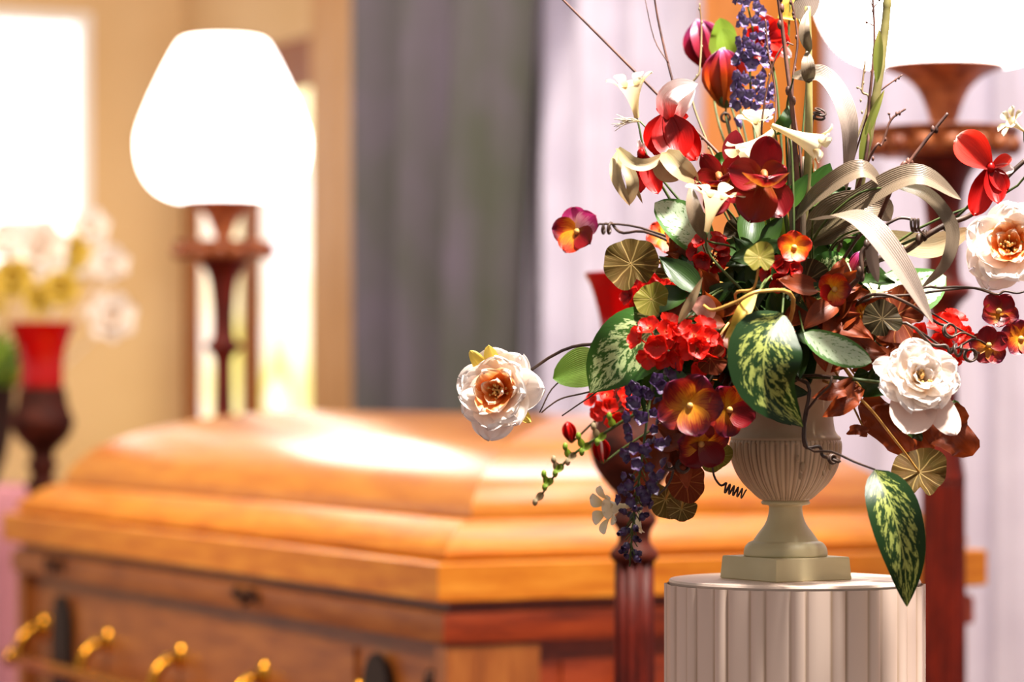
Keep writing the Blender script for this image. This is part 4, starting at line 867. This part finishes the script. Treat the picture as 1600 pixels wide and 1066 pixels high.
twig([(1352, 262, 2.8), (1378, 225, 2.8), (1392, 188, 2.8), (1415, 170, 2.8)], 'red brown forked twig under the right lamp bowl', (.0014, .0009), seed=10, side=[[(1392, 190, 2.8), (1389, 178, 2.8)]], nubs=4)
twig([(1396, 288, 2.8), (1420, 255, 2.8), (1450, 215, 2.8), (1481, 177, 2.8)], 'straight brown twig slanting up right over the lamp column', (.0022, .0015), seed=11)
twig([(1362, 160, 2.86), (1378, 140, 2.86), (1410, 117, 2.86)], 'short russet twig reaching the edge of the lamp bowl', (.0010, .0007), seed=12, nubs=2)
T = FT('dried_stamens', 'fringe of fine cream filaments below the upright white trumpet at upper left', 'dried flower'); P = W(1000, 190, 2.86)
m = MB()
for k in range(16): m.add(*tube([P, P+V((-.008, -.002, random.uniform(-.001, .003))), P+V((random.uniform(-.026, -.014), random.uniform(-.006, .006), random.uniform(-.008, .006)))], .00035, n=5, k=4))
m.build('filaments', M['cream'], T); stem(T, P, None, .0009)
# tall bud stalk
T = FT('bud_stalk', 'tall olive stalk with two long leaf sheaths left of the lamp shade', 'stalk')
m = MB(); m.add(*tube([T.location, W(1250, 420, 2.86), W(1262, 260, 2.84), W(1264, 120, 2.84), W(1262, 10, 2.84)], (.0045, .0028), n=30, k=8)); m.build('stalk', M['cane'], T)
for a, wd in (([(1264, 70, 2.83), (1258, 40, 2.83), (1262, 10, 2.83)], 12), ([(1266, 82, 2.83), (1256, 50, 2.82), (1262, 15, 2.83)], 18), ([(1264, 130, 2.83), (1262, 105, 2.82), (1262, 78, 2.83)], 22)):
    m = MB(); leafpath(m, [W(*q) for q in a], S(wd), 'leaf', V((0, -1, 0)), .5); m.build('sheath', M['khaki'], T)
T = FT('cane_stem', 'segmented yellow green cane rising to the top in front of the right lamp shade', 'stalk')
m = MB(); m.add(*tube([T.location, W(1320, 400, 2.88), W(1350, 250, 2.86), W(1372, 130, 2.85), W(1384, 30, 2.85), W(1388, -30, 2.85)], 1, n=60, k=9, rfn=lambda u: .0045*(1-.25*u)*(1+.18*max(0, sin(u*60))**8))); m.build('stalk', M['cane'], T)
for a, wd in (([(1352, 215, 2.84), (1366, 175, 2.84), (1382, 140, 2.84)], 13), ([(1370, 130, 2.84), (1372, 80, 2.84), (1374, 45, 2.84)], 15), ([(1345, 262, 2.84), (1352, 220, 2.84), (1358, 180, 2.84)], 16)):
    m = MB(); leafpath(m, [W(*q) for q in a], S(wd), 'leaf', V((0, -1, 0)), .6); m.build('sheath', M['olive'], T)
for i, (x0, x1, lb) in enumerate(((1238, 1236, 'olive reed stem left of the dark brown twig'), (1252, 1258, 'olive reed stem just right of the dark brown twig'))):
    T = FT('reed_stem', lb, 'stalk'); m = MB(); m.add(*tube([T.location, W(x0, 420, 2.85), W(x1, 215+i*30, 2.85)], (.004, .003), n=14, k=7)); m.build('stalk', M['khaki'], T)
# curled branch at right
twig([(1300, 440, 2.86), (1410, 394, 2.84), (1445, 370, 2.82), (1480, 350, 2.82), (1522, 332, 2.82), (1575, 275, 2.82), (1602, 250, 2.82)], 'thick twisted brown branch leading to the right peony', (.0035, .0022), mat='twigd', nubs=8, seed=13, name='branch', cat='branch')
twig([(1295, 395, 2.84), (1340, 370, 2.82), (1366, 355, 2.82)], 'short dark branch crossing below the khaki blades', (.0016, .001), mat='twigd', seed=14)
twig([(1320, 460, 2.78), (1345, 430, 2.76), (1346, 395, 2.76), (1362, 378, 2.76)], 'dark hooked branch beside the plum bud', (.0026, .0018), mat='twigd', seed=15)
# tendrils
tendril('curly tendril joining the far left pansy to the bouquet', [(1130, 430, 2.9), (1020, 366, 2.93), (972, 364, 2.95)], [coil(W(956, 357, 2.96), S(8), 2.2, V((1, -.6, 0)), pitch=-.006)], [(935, 350, 2.96), (925, 362, 2.97), (908, 364, 2.975)])
tendril('coiled tendril standing out of the khaki blades at right', [(1340, 372, 2.8), (1382, 352, 2.79), (1405, 341, 2.79)], [coil(W(1424, 352, 2.79), S(9), 2.5, V((1, -.3, 0)), pitch=.003)], [(1438, 362, 2.79), (1446, 368, 2.8)], r=.0013)
tendril('dark looping tendril holding the upper burgundy pansies at right', [(1335, 480, 2.8), (1375, 460, 2.78), (1420, 475, 2.78), (1465, 505, 2.8)], [coil(W(1482, 518, 2.8), S(10), 1.6, V((.4, -1, .2)), pitch=.004)], [(1505, 520, 2.8), (1525, 528, 2.81)])
tendril('coiled tendril of small rings between lower peony and burgundy pansies', [(1395, 505, 2.78), (1455, 538, 2.78), (1478, 540, 2.78), (1484, 552, 2.78)], [coil(W(1492, 548, 2.78), S(8), 1.2, V((1, -.5, 0)), pitch=.006), coil(W(1514, 556, 2.79), S(9), 2.0, V((.3, -1, .1)), pitch=.003)], [(1530, 552, 2.8)])
tendril('wavy dark tendril at the right edge below the peony', [(1420, 462, 2.82), (1470, 450, 2.82), (1520, 450, 2.82), (1556, 460, 2.83), (1570, 455, 2.83), (1590, 458, 2.83), (1610, 452, 2.83)], [])
tendril('corkscrew tendril hanging before the left of the urn bowl', [(1120, 680, 2.84), (1114, 735, 2.84), (1125, 758, 2.84)], [coil(W(1132, 762, 2.84), S(7), 5, V((.9, -.1, -.3)), n=50, pitch=.0038)], None, .0009)
tendril('thick dark tendril coiled over the brown leaf left of the urn', [(1070, 620, 2.8), (1045, 700, 2.8), (1040, 728, 2.8), (1050, 733, 2.8)], [coil(W(1066, 729, 2.8), S(9), 2.6, V((.2, -1, .1)), pitch=.002)], None, .0016)
tendril('dark wire tendril running up behind the violet spike', [(1070, 660, 2.84), (1050, 745, 2.84), (1028, 775, 2.84)], [], None, .0013)
tendril('dark tendril with kinks along the rim of the urn bowl', [(1262, 600, 2.8), (1256, 660, 2.79), (1258, 698, 2.79), (1280, 698, 2.79), (1285, 712, 2.79), (1296, 716, 2.78), (1312, 722, 2.78)], [coil(W(1300, 718, 2.78), S(6), 1.5, V((.5, -1, .1)), pitch=.002)], None, .0014)
tendril('knotted tendril in the orange gap at the upper centre', [(1265, 330, 2.86), (1268, 200, 2.88)], [coil(W(1278, 186, 2.88), S(9), 2.4, V((.3, -.5, 1)), pitch=.004)], None, .0011)
tendril('small tendril curling below the orange tulip bud', [(1180, 330, 2.94), (1145, 235, 3.0), (1140, 200, 3.01)], [coil(W(1133, 184, 3.01), S(7), 1.8, V((.2, -1, 0)), pitch=.002)], None, .0011)
tendril('golden stalk bowing across the centre of the bouquet', [(1240, 470, 2.74), (1190, 455, 2.70), (1150, 472, 2.70), (1115, 485, 2.71), (1100, 478, 2.73)], [], None, .0017, 'gold')
tendril('thin dark stem drooping left of the mottled leaf, tip downward', [(1060, 570, 2.86), (930, 610, 2.88), (880, 622, 2.88), (858, 635, 2.88), (846, 645, 2.88)], [], None, .0008)
tendril('thin dark stem ending below the left peony at upper slope', [(1060, 590, 2.86), (960, 600, 2.88), (915, 625, 2.88), (878, 650, 2.88)], [], None, .0008)
tendril('thin stem curving down toward the casket lid beside the left peony', [(1060, 590, 2.86), (935, 570, 2.9), (870, 600, 2.9), (843, 645, 2.9)], [], None, .0008)
# green sprig lower left
T = FT('bud_sprig', 'green sprig of small pale buds pointing to the lower left over the casket', 'sprig'); pts = [W(1120, 610, 2.92), W(1010, 640, 2.96), W(940, 680, 2.98), (W(885, 720, 2.99)), W(845, 775, 3.0)]
m = MB(); m.add(*tube([T.location]+pts, (.0024, .0010), n=40, k=6)); m.build('stem', M['stemg'], T); Q = cr(pts, 40)
for i in range(17, 40, 2):
    s = 1 if i % 4 == 1 else -1; q = Q[i]; d = V((-.5+.3*s, -.2, -.2+.7*s)).normalized(); m = MB(); petal(m, q, d, V((0, -1, 0)), .013, .007, 'leaf', .4, .6); m.add(*blob(q+d*.012, (.0028, .0028, .004), 7, 5)); m.build('bud', M['lime' if i % 3 else 'husk'], T)
# dense filler sprays in the heart of the bouquet
FILL = [('rust', 1120, 505, 'red brown foliage spray behind the golden bowing stalk'), ('dkgreen', 1190, 450, 'dark foliage spray under the small yellow green leaf'), ('dkgreen', 1265, 500, 'dark foliage spray above the smooth pale green leaf'), ('green', 1320, 400, 'green foliage spray under the long silver blade'), ('dkgreen', 1085, 480, 'dark foliage spray behind the salmon pink petal'), ('dkgreen', 1150, 530, 'dark foliage spray beside the tan pointed leaf'), ('rust', 1390, 550, 'rust foliage spray above the lower right peony'), ('dkgreen', 1050, 610, 'dark foliage spray at the top of the hanging violet spike'), ('rust', 1290, 470, 'rust foliage spray behind the red and orange pansy'), ('dkgreen', 1190, 400, 'dark foliage spray behind the dark veined leaf'), ('dkgreen', 1150, 470, 'dark foliage spray left of centre below the orchid'), ('green', 1235, 470, 'green foliage spray behind the centre pansy'), ('rust', 1300, 510, 'rust brown foliage spray at the right of the urn mouth'), ('dkgreen', 1110, 590, 'dark foliage spray above the purple and gold pansy'), ('rust', 1085, 430, 'red brown foliage spray above the yellow green leaf'), ('dkgreen', 1340, 440, 'dark foliage spray behind the plum bud'), ('green', 1050, 560, 'green foliage spray behind the red geraniums'), ('rust', 1170, 560, 'brown foliage spray left of the urn neck'), ('dkgreen', 1230, 530, 'dark foliage spray right above the urn mouth'), ('green', 1245, 330, 'green foliage spray among the upright stalks'), ('rust', 1040, 680, 'rust foliage spray behind the violet spike'), ('dkgreen', 1190, 620, 'dark foliage spray hanging over the urn neck')]
for i, (mt, px, py, lb) in enumerate(FILL):
    T = FT('foliage_spray', lb, 'foliage'); rs = random.Random(50+i); P = W(px, py, 2.80+.025*(i % 4)); stem(T, P, None, .0015)
    for j in range(12):
        a = rs.uniform(0, 2*pi); d = V((cos(a), rs.uniform(-.9, .3), sin(a))).normalized(); L = rs.uniform(.028, .052); m = MB()
        petal(m, P+V((rs.uniform(-.012, .012), rs.uniform(-.01, .02), rs.uniform(-.012, .012))), d, V((rs.uniform(-.5, .5), -1, .5)), L, L*.5, 'leaf', rs.uniform(-.9, .5), .4, .05); m.build('leaf', M[mt], T)
